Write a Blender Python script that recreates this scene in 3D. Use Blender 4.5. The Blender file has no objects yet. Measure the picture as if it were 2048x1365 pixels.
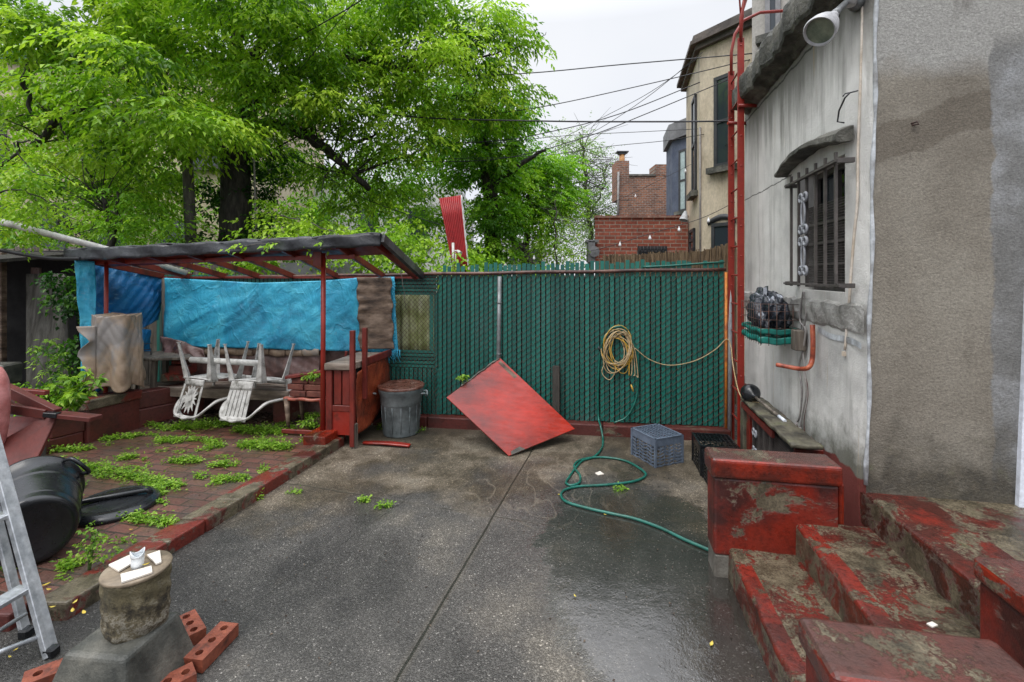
import bpy, math, random
import numpy as np
from mathutils import Vector, Matrix
random.seed(7); rng = np.random.default_rng(7)
PI = math.pi
sc = bpy.context.scene
col = sc.collection
# ------------------------------------------------------------------ camera
F, HZ, EYE = 940.0, 550.0, 1.9            # focal length (px of a 2048 wide frame), horizon row, eye height
cam = bpy.data.cameras.new('camera'); camo = bpy.data.objects.new('camera', cam); col.objects.link(camo)
camo.location = (0, 0, EYE); camo.rotation_euler = (PI/2, 0, 0)
cam.sensor_width = 36; cam.lens = F/2048*36; cam.shift_y = -(682.5-HZ)/2048
cam.clip_start = 0.05; cam.clip_end = 3000
sc.camera = camo
# ------------------------------------------------------------------ world: overcast sky
SUN_EL, SUN_AZ = math.radians(60), math.radians(218)
w = bpy.data.worlds.new('World'); sc.world = w; w.use_nodes = True
nt = w.node_tree; nt.nodes.clear()
sky = nt.nodes.new('ShaderNodeTexSky'); sky.sky_type = 'NISHITA'; sky.sun_disc = False
sky.sun_elevation = SUN_EL; sky.sun_rotation = SUN_AZ; sky.dust_density = 4
tcw = nt.nodes.new('ShaderNodeTexCoord'); nz = nt.nodes.new('ShaderNodeTexNoise'); nz.inputs['Scale'].default_value = 1.6; nz.inputs['Detail'].default_value = 4
nt.links.new(tcw.outputs['Generated'], nz.inputs['Vector'])
rp = nt.nodes.new('ShaderNodeValToRGB'); rp.color_ramp.elements[0].color = (.90, .94, 1.03, 1); rp.color_ramp.elements[1].color = (1.06, 1.08, 1.12, 1)
rp.color_ramp.elements[0].position = .3; rp.color_ramp.elements[1].position = .7
nt.links.new(nz.outputs['Fac'], rp.inputs['Fac'])
mx = nt.nodes.new('ShaderNodeMix'); mx.data_type = 'RGBA'; mx.inputs[0].default_value = .9
# overcast sky: brighter towards the zenith
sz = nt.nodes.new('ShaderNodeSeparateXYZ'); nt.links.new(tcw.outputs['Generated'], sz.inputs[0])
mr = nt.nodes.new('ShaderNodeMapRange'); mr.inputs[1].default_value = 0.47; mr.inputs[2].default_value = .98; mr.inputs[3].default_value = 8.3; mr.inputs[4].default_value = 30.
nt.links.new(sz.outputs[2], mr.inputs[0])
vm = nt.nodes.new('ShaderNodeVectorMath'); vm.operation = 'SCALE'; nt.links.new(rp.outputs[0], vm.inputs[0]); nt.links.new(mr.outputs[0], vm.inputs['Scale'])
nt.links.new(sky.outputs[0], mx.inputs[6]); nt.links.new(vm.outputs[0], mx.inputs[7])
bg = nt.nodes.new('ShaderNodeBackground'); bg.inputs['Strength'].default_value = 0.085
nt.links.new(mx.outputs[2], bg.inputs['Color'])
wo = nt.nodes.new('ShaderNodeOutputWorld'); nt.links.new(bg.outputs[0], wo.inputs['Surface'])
sl = bpy.data.lights.new('sun', 'SUN'); sl.energy = 1.5; sl.angle = math.radians(35); sl.color = (1, .97, .92)
so = bpy.data.objects.new('sun', sl); col.objects.link(so)
so.rotation_euler = (PI/2-SUN_EL, 0, math.radians(-38))
sc.view_settings.view_transform = 'Standard'; sc.view_settings.look = 'None'; sc.view_settings.gamma = 1
sc.view_settings.exposure = 0.42
sc.render.engine = 'CYCLES'
sc.cycles.max_bounces = 6; sc.cycles.transparent_max_bounces = 8
# ------------------------------------------------------------------ measuring helpers
def P(u, v, Y): return Vector(((u-1024)/F*Y, Y, EYE-(v-HZ)/F*Y))
def G(u, v, z=0.0):
    Y = (EYE-z)*F/(v-HZ); return Vector(((u-1024)/F*Y, Y, z))
def V(*a): return Vector(a)
# ------------------------------------------------------------------ mesh builder
class MB:
    def __init__(s): s.v = []; s.f = []; s.sm = []
    def add(s, vs, fs, smooth=False):
        o = len(s.v); s.v += [tuple(p) for p in vs]; s.f += [tuple(i+o for i in f) for f in fs]; s.sm += [smooth]*len(fs); return s
    def box(s, c, size, rz=0, rx=0, ry=0):
        R = Matrix.Rotation(rz, 3, 'Z') @ Matrix.Rotation(ry, 3, 'Y') @ Matrix.Rotation(rx, 3, 'X'); c = Vector(c)
        vs = [c + R @ Vector((x*size[0]/2, y*size[1]/2, z*size[2]/2)) for x in (-1,1) for y in (-1,1) for z in (-1,1)]
        return s.hexa(vs)
    def hexa(s, vs):
        return s.add(vs, [(0,1,3,2),(4,6,7,5),(0,4,5,1),(2,3,7,6),(0,2,6,4),(1,5,7,3)])
    def beam(s, a, b, w, h, up=(0,0,1)):
        a = Vector(a); b = Vector(b); d = (b-a).normalized(); sd = d.cross(Vector(up))
        if sd.length < 1e-4: sd = d.cross(Vector((0,1,0)))
        sd.normalize(); u = sd.cross(d).normalized()
        vs = [p + sd*x*w/2 + u*z*h/2 for p in (a, b) for x in (-1,1) for z in (-1,1)]
        return s.hexa(vs)
    def plan(s, pts, z0, z1):
        n = len(pts); z0 = z0 if hasattr(z0, '__len__') else [z0]*n; z1 = z1 if hasattr(z1, '__len__') else [z1]*n
        vs = [(p[0], p[1], z0[i]) for i, p in enumerate(pts)] + [(p[0], p[1], z1[i]) for i, p in enumerate(pts)]
        return s.add(vs, [tuple(range(n))[::-1], tuple(range(n, 2*n))] + [(i, (i+1) % n, (i+1) % n+n, i+n) for i in range(n)])
    def slab(s, q, t):
        q = [Vector(p) for p in q]; n = (q[1]-q[0]).cross(q[-1]-q[0]).normalized()*t; k = len(q)
        vs = q + [p+n for p in q]
        return s.add(vs, [tuple(range(k))[::-1], tuple(range(k, 2*k))] + [(i, (i+1) % k, (i+1) % k+k, i+k) for i in range(k)])
    def tube(s, pts, r, n=8, cap=True, smooth=True):
        pts = [Vector(p) for p in pts]; rs = r if hasattr(r, '__len__') else [r]*len(pts)
        vs = []; fs = []; up = None
        for i, p in enumerate(pts):
            d = (pts[min(i+1, len(pts)-1)]-pts[max(i-1, 0)]).normalized()
            if up is None:
                up = Vector((0,0,1)) if abs(d.z) < .9 else Vector((0,1,0))
            a = d.cross(up)
            if a.length < 1e-4: a = d.cross(Vector((1,0,0)))
            a.normalize(); b = a.cross(d).normalized(); up = b
            for k in range(n):
                t = 2*PI*k/n; vs.append(p + a*math.cos(t)*rs[i] + b*math.sin(t)*rs[i])
        for i in range(len(pts)-1):
            for k in range(n):
                fs.append((i*n+k, i*n+(k+1) % n, (i+1)*n+(k+1) % n, (i+1)*n+k))
        s.add(vs, fs, smooth)
        if cap:
            o = len(s.v)-len(vs)
            s.f += [tuple(range(o, o+n))[::-1], tuple(range(o+len(vs)-n, o+len(vs)))]; s.sm += [False, False]
        return s
    def lathe(s, c, prof, n=32, axis=None, smooth=True):
        c = Vector(c); R = Matrix.Identity(3)
        if axis is not None: R = Vector((0,0,1)).rotation_difference(Vector(axis).normalized()).to_matrix()
        vs = [c + R @ Vector((r*math.cos(2*PI*k/n), r*math.sin(2*PI*k/n), z)) for (r, z) in prof for k in range(n)]
        fs = [(i*n+k, i*n+(k+1) % n, (i+1)*n+(k+1) % n, (i+1)*n+k) for i in range(len(prof)-1) for k in range(n)]
        return s.add(vs, fs, smooth)
    def grid(s, fn, nu, nv, smooth=True):
        vs = [fn(i/nu, j/nv) for j in range(nv+1) for i in range(nu+1)]
        fs = [(j*(nu+1)+i, j*(nu+1)+i+1, (j+1)*(nu+1)+i+1, (j+1)*(nu+1)+i) for j in range(nv) for i in range(nu)]
        return s.add(vs, fs, smooth)
    def cloth(s, fn, nu, nv, t):
        """a sheet with real thickness: front, back and rim"""
        A = [[Vector(fn(i/nu, j/nv)) for i in range(nu+1)] for j in range(nv+1)]
        N = [[None]*(nu+1) for _ in range(nv+1)]
        for j in range(nv+1):
            for i in range(nu+1):
                du = A[j][min(i+1, nu)]-A[j][max(i-1, 0)]; dv = A[min(j+1, nv)][i]-A[max(j-1, 0)][i]
                n = du.cross(dv); N[j][i] = n.normalized()*t if n.length > 1e-9 else Vector((0,0,0))
        k = nu+1; vs = [A[j][i] for j in range(nv+1) for i in range(k)] + [A[j][i]+N[j][i] for j in range(nv+1) for i in range(k)]
        m = k*(nv+1); fs = []
        for j in range(nv):
            for i in range(nu):
                q = (j*k+i, j*k+i+1, (j+1)*k+i+1, (j+1)*k+i); fs.append(q[::-1]); fs.append(tuple(x+m for x in q))
        rim = [i for i in range(k)] + [j*k+nu for j in range(1, nv+1)] + [nv*k+i for i in range(nu-1, -1, -1)] + [j*k for j in range(nv-1, 0, -1)]
        for a, b in zip(rim, rim[1:]+rim[:1]): fs.append((a, b, b+m, a+m))
        return s.add(vs, fs, True)
    def build(s, name, m, parent=None, bevel=0, label=None, seg=1):
        me = bpy.data.meshes.new(name)
        off = parent_loc(parent) if parent else Vector((0,0,0))
        R = parent_rot(parent).inverted() if parent else Matrix.Identity(3)
        vs = [tuple(R @ (Vector(p)-off)) for p in s.v] if parent else s.v
        me.from_pydata(vs, [], s.f); me.polygons.foreach_set('use_smooth', s.sm); me.materials.append(m); me.update()
        o = bpy.data.objects.new(name, me); col.objects.link(o)
        if parent: o.parent = parent
        if bevel:
            b = o.modifiers.new('bevel', 'BEVEL'); b.width = bevel; b.segments = seg; b.limit_method = 'ANGLE'; b.angle_limit = math.radians(40)
        if label: o['label'] = label
        return o
def parent_loc(p):
    l = Vector((0,0,0))
    while p: l += p.location; p = p.parent
    return l
def parent_rot(p): return Matrix.Identity(3)
def tag(o, label=None, cat=None, group=None, kind=None):
    if label: o['label'] = label
    if cat: o['category'] = cat
    if group: o['group'] = group
    if kind: o['kind'] = kind
    return o
def empty(name, loc, label, cat, group=None, rz=0):
    o = bpy.data.objects.new(name, None); o.empty_display_size = .1; col.objects.link(o)
    o.location = loc; o.rotation_euler.z = rz
    return tag(o, label, cat, group)
def copy_tree(o, parent=None):
    c = o.copy(); col.objects.link(c); c.parent = parent
    for ch in list(o.children): copy_tree(ch, c)
    return c
# ------------------------------------------------------------------ materials
class NT:
    def __init__(s, name):
        s.m = bpy.data.materials.new(name); s.m.use_nodes = True; s.t = s.m.node_tree; s.t.nodes.clear()
        s.out = s.t.nodes.new('ShaderNodeOutputMaterial'); s.tc = s.t.nodes.new('ShaderNodeTexCoord').outputs['Object']
    def n(s, ty, **k):
        x = s.t.nodes.new(ty)
        for a, b in k.items(): setattr(x, a, b)
        return x
    def l(s, a, b):
        if hasattr(a, 'is_linked') or isinstance(a, bpy.types.NodeSocket): s.t.links.new(a, b)
        else: b.default_value = a
    def scale(s, v, x, y, z, rz=0):
        m = s.n('ShaderNodeMapping'); s.l(v, m.inputs[0]); m.inputs['Scale'].default_value = (x, y, z); m.inputs['Rotation'].default_value = (0, 0, rz); return m.outputs[0]
    def noise(s, sc_, det=4, v=None, rough=.55, dist=0):
        x = s.n('ShaderNodeTexNoise'); s.l(v or s.tc, x.inputs['Vector']); x.inputs['Scale'].default_value = sc_; x.inputs['Detail'].default_value = det
        x.inputs['Roughness'].default_value = rough; x.inputs['Distortion'].default_value = dist; return x.outputs['Fac']
    def vor(s, sc_, v=None, feat='F1', out='Distance'):
        x = s.n('ShaderNodeTexVoronoi', feature=feat); s.l(v or s.tc, x.inputs['Vector']); x.inputs['Scale'].default_value = sc_; return x.outputs[out]
    def ramp(s, f, stops, interp='LINEAR'):
        x = s.n('ShaderNodeValToRGB'); cr = x.color_ramp; cr.interpolation = interp
        while len(cr.elements) < len(stops): cr.elements.new(.5)
        for e, (p, c) in zip(cr.elements, stops):
            e.position = p; e.color = (c, c, c, 1) if not hasattr(c, '__len__') else (*c, 1)
        s.l(f, x.inputs[0]); return x.outputs[0]
    def mix(s, f, a, b, bt='MIX'):
        x = s.n('ShaderNodeMix', data_type='RGBA', blend_type=bt)
        s.l(f, x.inputs[0])
        for q, i in ((a, 6), (b, 7)):
            if isinstance(q, (tuple, list)): x.inputs[i].default_value = (*q, 1) if len(q) == 3 else q
            else: s.l(q, x.inputs[i])
        return x.outputs[2]
    def math(s, op, a, b=0., c=None):
        x = s.n('ShaderNodeMath', operation=op); s.l(a, x.inputs[0]); s.l(b, x.inputs[1])
        if c is not None: s.l(c, x.inputs[2])
        return x.outputs[0]
    def sep(s, v=None):
        x = s.n('ShaderNodeSeparateXYZ'); s.l(v or s.tc, x.inputs[0]); return x.outputs
    def comb(s, x, y, z):
        c = s.n('ShaderNodeCombineXYZ'); s.l(x, c.inputs[0]); s.l(y, c.inputs[1]); s.l(z, c.inputs[2]); return c.outputs[0]
    def bump(s, h, st=.3, d=.01, prev=None):
        x = s.n('ShaderNodeBump'); x.inputs['Strength'].default_value = st; x.inputs['Distance'].default_value = d; s.l(h, x.inputs['Height'])
        if prev: s.l(prev, x.inputs['Normal'])
        return x.outputs[0]
    def bsdf(s, colr, rough, nrm=None, metal=0, spec=.5, trans=None, coat=None):
        b = s.n('ShaderNodeBsdfPrincipled')
        if isinstance(colr, (tuple, list)): b.inputs['Base Color'].default_value = (*colr, 1)
        else: s.l(colr, b.inputs['Base Color'])
        s.l(rough, b.inputs['Roughness']); b.inputs['Metallic'].default_value = metal; b.inputs['Specular IOR Level'].default_value = spec
        if nrm is not None: s.l(nrm, b.inputs['Normal'])
        if coat is not None: s.l(coat, b.inputs['Coat Weight']); b.inputs['Coat Roughness'].default_value = .12
        s.l(b.outputs[0], s.out.inputs['Surface']); return b
    def wallvec(s, d):
        """coordinates along a wall whose plan direction is d, and its height"""
        x = s.sep(); a = s.math('ADD', s.math('MULTIPLY', x[0], d[0]), s.math('MULTIPLY', x[1], d[1])); return s.comb(a, x[2], 0.)
def hexc(r, g, b):
    f = lambda c: ((c/255+.055)/1.055)**2.4 if c > 10 else c/255/12.92
    return (f(r), f(g), f(b))
MATS = {}
def mat(name, cols, scale=3, thr=None, rough=(.5, .8), bump=.3, bscale=60, metal=0, stretch=(1,1,1), bd=.006, var=.25, spec=.5, det=6):
    """cols = a list of colours laid out in noise patches"""
    t = NT(name); v = t.scale(t.tc, *stretch)
    n1 = t.noise(scale, det, v, .62); k = len(cols)
    if thr is None: thr = [.35+.3*i/max(1, k-1) for i in range(k)]
    c = t.ramp(n1, list(zip(thr, cols))) if k > 1 else None
    base = c if c is not None else cols[0]
    n2 = t.noise(bscale*.6, 5, v, .7)
    sh = t.ramp(n2, [(.25, 1-var), (.75, 1+var)])
    base = t.mix(1., base, sh, 'MULTIPLY')
    n3 = t.noise(bscale, 6, v, .65)
    r = t.ramp(t.noise(scale*1.7, 4, v), [(.35, rough[0]), (.65, rough[1])])
    t.bsdf(base, r, t.bump(n3, bump, bd), metal, spec)
    MATS[name] = t.m; return t.m
# ---- plain materials
m_conc = mat('concrete', [(.045,.043,.035), (.11,.10,.085), (.19,.18,.155)], 4, None, (.45,.8), .6, 70)
m_concdark = mat('dark concrete block', [(.03,.032,.028), (.07,.07,.06), (.13,.125,.105)], 5, None, (.35,.7), .7, 80)
m_redwood = mat('red painted wood', [(.04,.010,.008), (.13,.018,.013), (.18,.024,.016)], 5, [.3,.45,.7], (.3,.55), .35, 50, stretch=(1,1,.4))
m_redmetal = mat('red painted metal', [(.08,.016,.010), (.22,.017,.010), (.28,.023,.013)], 7, [.28,.42,.7], (.3,.5), .15, 40, var=.12)
m_rust = mat('rusty steel', [(.03,.018,.014), (.075,.035,.025), (.12,.055,.035)], 12, None, (.5,.8), .3, 90)
m_orange = mat('rust orange steel', [(.45,.13,.02), (.62,.22,.03), (.30,.07,.02)], 6, None, (.5,.7), .2, 60)
m_galv = mat('galvanised steel', [(.12,.125,.125), (.20,.21,.215)], 8, None, (.35,.55), .15, 60, metal=.4)
m_greywood = mat('weathered wood', [(.05,.042,.033), (.12,.10,.08), (.22,.19,.155)], 3, None, (.5,.8), .7, 45, stretch=(6,6,.6))
m_benchwood = mat('wet bench boards', [(.09,.068,.052), (.21,.165,.13), (.33,.275,.23)], 3, None, (.35,.7), .6, 60, stretch=(.6,5,5))
m_mosswood = mat('mossy wood', [(.02,.019,.014), (.06,.053,.038), (.12,.11,.075), (.065,.08,.02)], 7, [.3,.45,.58,.72], (.4,.75), .8, 55)
m_tan = mat('tan fabric', [(.11,.065,.045), (.22,.155,.105), (.27,.20,.14), (.20,.185,.175)], 2.6, [.34,.45,.55,.68], (.4,.65), .3, 90, var=.08, stretch=(1,1,.8))
m_purple = mat('wet brown tarp', [(.045,.022,.018), (.12,.065,.055), (.20,.125,.12)], 3.4, None, (.22,.5), .4, 30, stretch=(1,1,.7))
m_card = mat('rotting board', [(.03,.018,.012), (.12,.08,.055), (.24,.175,.13)], 3.2, None, (.5,.8), .8, 30, stretch=(1,1,3))
m_osheet = mat('orange red sheet', [(.07,.018,.009), (.18,.032,.013), (.26,.055,.02)], 4, None, (.25,.5), .5, 14, bd=.02)
m_white = mat('dirty white plastic', [(.10,.095,.08), (.36,.35,.33), (.50,.49,.47)], 11, [.32,.46,.66], (.4,.7), .15, 120, det=8)
m_pipe = mat('white pipe', [(.2,.19,.17), (.5,.49,.46), (.6,.59,.56)], 8, [.3,.5,.7], (.35,.6), .1, 60)
m_black = mat('black plastic', [(.006,.007,.008), (.013,.014,.017)], 5, None, (.18,.34), .12, 60)
m_blackbag = mat('black plastic bag', [(.012,.014,.02), (.035,.042,.06)], 8, None, (.15,.3), .5, 14, bd=.02)
m_grey = mat('grey plastic', [(.06,.07,.073), (.14,.165,.17), (.19,.215,.22)], 5, None, (.35,.6), .15, 40)
m_bluegrey = mat('blue grey plastic', [(.085,.11,.15), (.13,.165,.22)], 6, None, (.35,.6), .1, 60)
m_hose = mat('green hose', [(.006,.07,.05), (.012,.13,.10)], 6, None, (.2,.4), .05, 60)
m_darkhose = mat('dark hose', [(.012,.02,.024), (.02,.035,.04)], 6, None, (.2,.4), .05, 60)
m_cream = mat('cream cord', [(.34,.24,.11), (.52,.40,.24)], 9, None, (.4,.6), .05, 60)
m_yellow = mat('yellow cord', [(.48,.28,.03), (.58,.36,.06)], 9, None, (.4,.6), .05, 60)
m_whitecord = mat('white cord', [(.5,.42,.33), (.68,.62,.55)], 5, None, (.4,.6), .05, 60)
m_greycord = mat('grey cord', [(.16,.15,.15), (.30,.28,.26)], 5, None, (.4,.6), .05, 60)
m_wire = mat('black cable', [(.012,.012,.014), (.02,.02,.024)], 3, None, (.4,.6), .05, 60)
m_blkmem = mat('black roofing felt', [(.012,.013,.016), (.03,.032,.038), (.07,.075,.085)], 3, None, (.3,.55), .6, 22, bd=.012)
m_soil = mat('soil', [(.012,.010,.008), (.03,.024,.018), (.055,.042,.03)], 8, None, (.6,.9), 1., 60, bd=.02)
m_bark = mat('bark', [(.010,.009,.008), (.025,.02,.017), (.05,.042,.035)], 6, None, (.6,.85), .9, 30, stretch=(3,3,.6), bd=.02)
m_palebark = mat('pale bark', [(.05,.045,.04), (.13,.115,.10)], 6, None, (.6,.85), .7, 30, stretch=(3,3,.6), bd=.02)
m_stone = mat('mossy stone', [(.022,.022,.017), (.055,.055,.045), (.13,.125,.105), (.22,.21,.18)], 4, [.3,.45,.58,.75], (.55,.85), .9, 28, bd=.03)
m_whitetrim = mat('white trim', [(.5,.52,.56), (.72,.76,.84)], 5, [.3,.5], (.35,.5), .1, 60)
m_caulk = mat('white caulk', [(.22,.22,.22), (.38,.40,.42), (.56,.59,.62)], 9, None, (.4,.7), .4, 40)
m_alu = mat('aluminium', [(.26,.28,.30), (.42,.44,.46), (.6,.62,.64)], 14, [.3,.5,.75], (.35,.55), .1, 60, metal=.6)
m_pinkred = mat('faded pink paint', [(.30,.09,.08), (.48,.20,.19)], 7, None, (.3,.5), .2, 50)
m_tile = mat('white tile', [(.62,.55,.47), (.72,.68,.62)], 16, None, (.25,.4), .05, 60, var=.06)
m_dark = mat('dark void', [(.008,.008,.009), (.014,.014,.014)], 3, None, (.7,.9), .1, 40)
m_iron = mat('grey brown iron', [(.055,.048,.045), (.10,.088,.082)], 8, None, (.45,.65), .2, 60)
m_scroll = mat('pale grey iron', [(.20,.21,.23), (.32,.33,.36)], 10, None, (.4,.6), .15, 60)
m_glassdark = NT('dark window glass'); m_glassdark.bsdf((.03,.04,.05), .06, None, 0, .8); m_glassdark = m_glassdark.m
m_winframe = mat('dark window frame', [(.03,.032,.036), (.05,.052,.058)], 5, None, (.4,.6), .1, 40)
m_beige = mat('beige stucco', [(.20,.17,.12), (.44,.37,.27), (.56,.48,.36), (.62,.53,.40)], 1.3, [.3,.42,.55,.75], (.6,.85), .5, 40, stretch=(1,1,.5))
m_beige2 = mat('pale stucco', [(.30,.285,.26), (.42,.40,.37)], 1.2, None, (.6,.85), .4, 40)
m_tanbld = mat('tan painted wall', [(.38,.32,.22), (.56,.48,.34)], 1., None, (.6,.85), .3, 30)
m_bluebld = mat('blue grey stucco', [(.055,.07,.11), (.10,.12,.17)], 2, None, (.6,.85), .4, 40)
m_slateroof = mat('grey trim', [(.12,.12,.125), (.22,.22,.23)], 2, None, (.5,.8), .3, 30)
m_whitebld = mat('white wall', [(.45,.45,.44), (.62,.62,.6)], 1, None, (.6,.85), .2, 30)
m_reed = mat('reed screen', [(.05,.03,.015), (.16,.105,.055), (.26,.18,.10)], 5, None, (.6,.85), .9, 30, stretch=(9,9,.7), bd=.02)
m_corr = mat('red corrugated metal', [(.14,.012,.012), (.30,.018,.02), (.36,.025,.025)], 2.5, [.25,.4,.7], (.3,.5), .1, 40)
m_olive = mat('mossy translucent sheet', [(.10,.12,.03), (.22,.25,.09), (.40,.42,.24), (.45,.45,.33)], 4, [.3,.42,.55,.7], (.4,.7), .3, 30, stretch=(1,1,.6))
m_lampgrey = mat('grey lamp paint', [(.28,.28,.29), (.48,.48,.49)], 8, None, (.35,.55), .1, 60)
m_leafy = mat('fallen leaf', [(.45,.30,.03), (.60,.50,.10)], 30, None, (.35,.6), .1, 60)
m_copper = mat('worn orange pipe', [(.14,.03,.015), (.30,.06,.03), (.42,.12,.05)], 9, None, (.35,.55), .2, 60)
m_bulb = NT('frosted bulb glass'); m_bulb.bsdf((.8,.8,.82), .15, None, 0, .6); m_bulb = m_bulb.m

def peel(name, cover, scale=2.2, wet=(.16,.45), hi=(.24,.020,.007), lo=(.075,.014,.009), seed=0., speckle=.0):
    """red paint flaking off old concrete"""
    t = NT(name); v = t.scale(t.tc, 1, 1, 1); v2 = t.n('ShaderNodeMapping'); t.l(t.tc, v2.inputs[0]); v2.inputs['Location'].default_value = (seed, seed*1.7, seed*.6); v2 = v2.outputs[0]
    big = t.noise(scale, 12, v2, .72, .5)
    if speckle: big = t.math('ADD', big, t.math('MULTIPLY', t.math('SUBTRACT', t.noise(55, 6, v2, .8), .5), speckle))
    mask = t.ramp(big, [(cover-.012, 1.), (cover+.012, 0.)])
    worn = t.noise(scale*.8, 6, v, .6)
    red = t.ramp(worn, [(.40, lo), (.53, hi), (.66, (hi[0]*.85, hi[1]*1.1, hi[2]*1.2))])
    speck = t.ramp(t.noise(34, 5, v2, .7), [(.34, .6), (.5, 1.), (.8, 1.12)])
    red = t.mix(1., red, speck, 'MULTIPLY')
    con = t.ramp(t.noise(6, 8, v, .7), [(.3, (.020,.018,.012)), (.44, (.062,.051,.032)), (.58, (.13,.108,.072)), (.75, (.05,.055,.02))])
    con = t.mix(1., con, t.ramp(t.noise(90, 4, v), [(.3, .6), (.7, 1.5)]), 'MULTIPLY')
    edge = t.ramp(big, [(cover-.03, 0.), (cover-.012, 1.), (cover+.012, 1.), (cover+.022, 0.)])
    c = t.mix(mask, con, red); c = t.mix(t.math('MULTIPLY', edge, .2), c, (.22,.10,.07))
    r = t.ramp(t.noise(3.2, 5, v2), [(.35, wet[0]), (.65, wet[1])])
    h = t.math('ADD', t.math('MULTIPLY', mask, .5), t.math('MULTIPLY', t.noise(60, 6, v, .7), .5))
    t.bsdf(c, r, t.bump(h, .75, .012)); return t.m
m_redcap = peel('red painted coping', .63, 2.8, (.10,.30), seed=3)
m_redside = peel('peeling red concrete', .56, 2.3, (.25,.55), (.18,.015,.007), (.045,.010,.008), 1.2)
m_redtread = peel('worn red stair tread', .468, 4.2, (.08,.30), (.13,.016,.010), (.05,.014,.010), 5.1, .55)
m_redriser = peel('mossy red riser', .50, 3.6, (.2,.5), (.12,.016,.008), (.04,.014,.009), 8.3, .25)
m_rednose = peel('red painted step nosing', .54, 3.4, (.08,.28), (.17,.018,.010), (.06,.014,.010), 7.7, .35)
m_captop = peel('rain dulled coping top', .60, 2.6, (.07,.22), (.12,.030,.022), (.07,.032,.026), 2.9, .3)
m_redkerb = peel('dull red kerb', .60, 2.0, (.3,.6), (.10,.020,.015), (.045,.015,.012), 2.2)
m_redkerb2 = peel('worn kerb top', .50, 2.6, (.25,.5), (.15,.022,.014), (.07,.018,.013), 6.6)
def plymat():
    t = NT('bright red plywood'); R = t.n('ShaderNodeMapping'); t.l(t.tc, R.inputs[0]); R.inputs['Rotation'].default_value = (0, math.radians(40), 0); R.inputs['Scale'].default_value = (1, 6, 7)
    g = t.noise(4, 7, R.outputs[0], .7, .6); n = t.noise(1.6, 6)
    c = t.ramp(n, [(.35, (.17,.022,.016)), (.5, (.33,.022,.010)), (.68, (.44,.026,.012))])
    c = t.mix(1., c, t.ramp(g, [(.3, .72), (.7, 1.15)]), 'MULTIPLY')
    c = t.mix(t.ramp(t.noise(5, 7, None, .75), [(.69, 0.), (.72, .8)]), c, (.10,.03,.02))
    t.bsdf(c, t.ramp(t.noise(2.5, 5, R.outputs[0]), [(.35, .12), (.65, .38)]), t.bump(g, .35, .006)); return t.m
m_redply = plymat()

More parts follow.
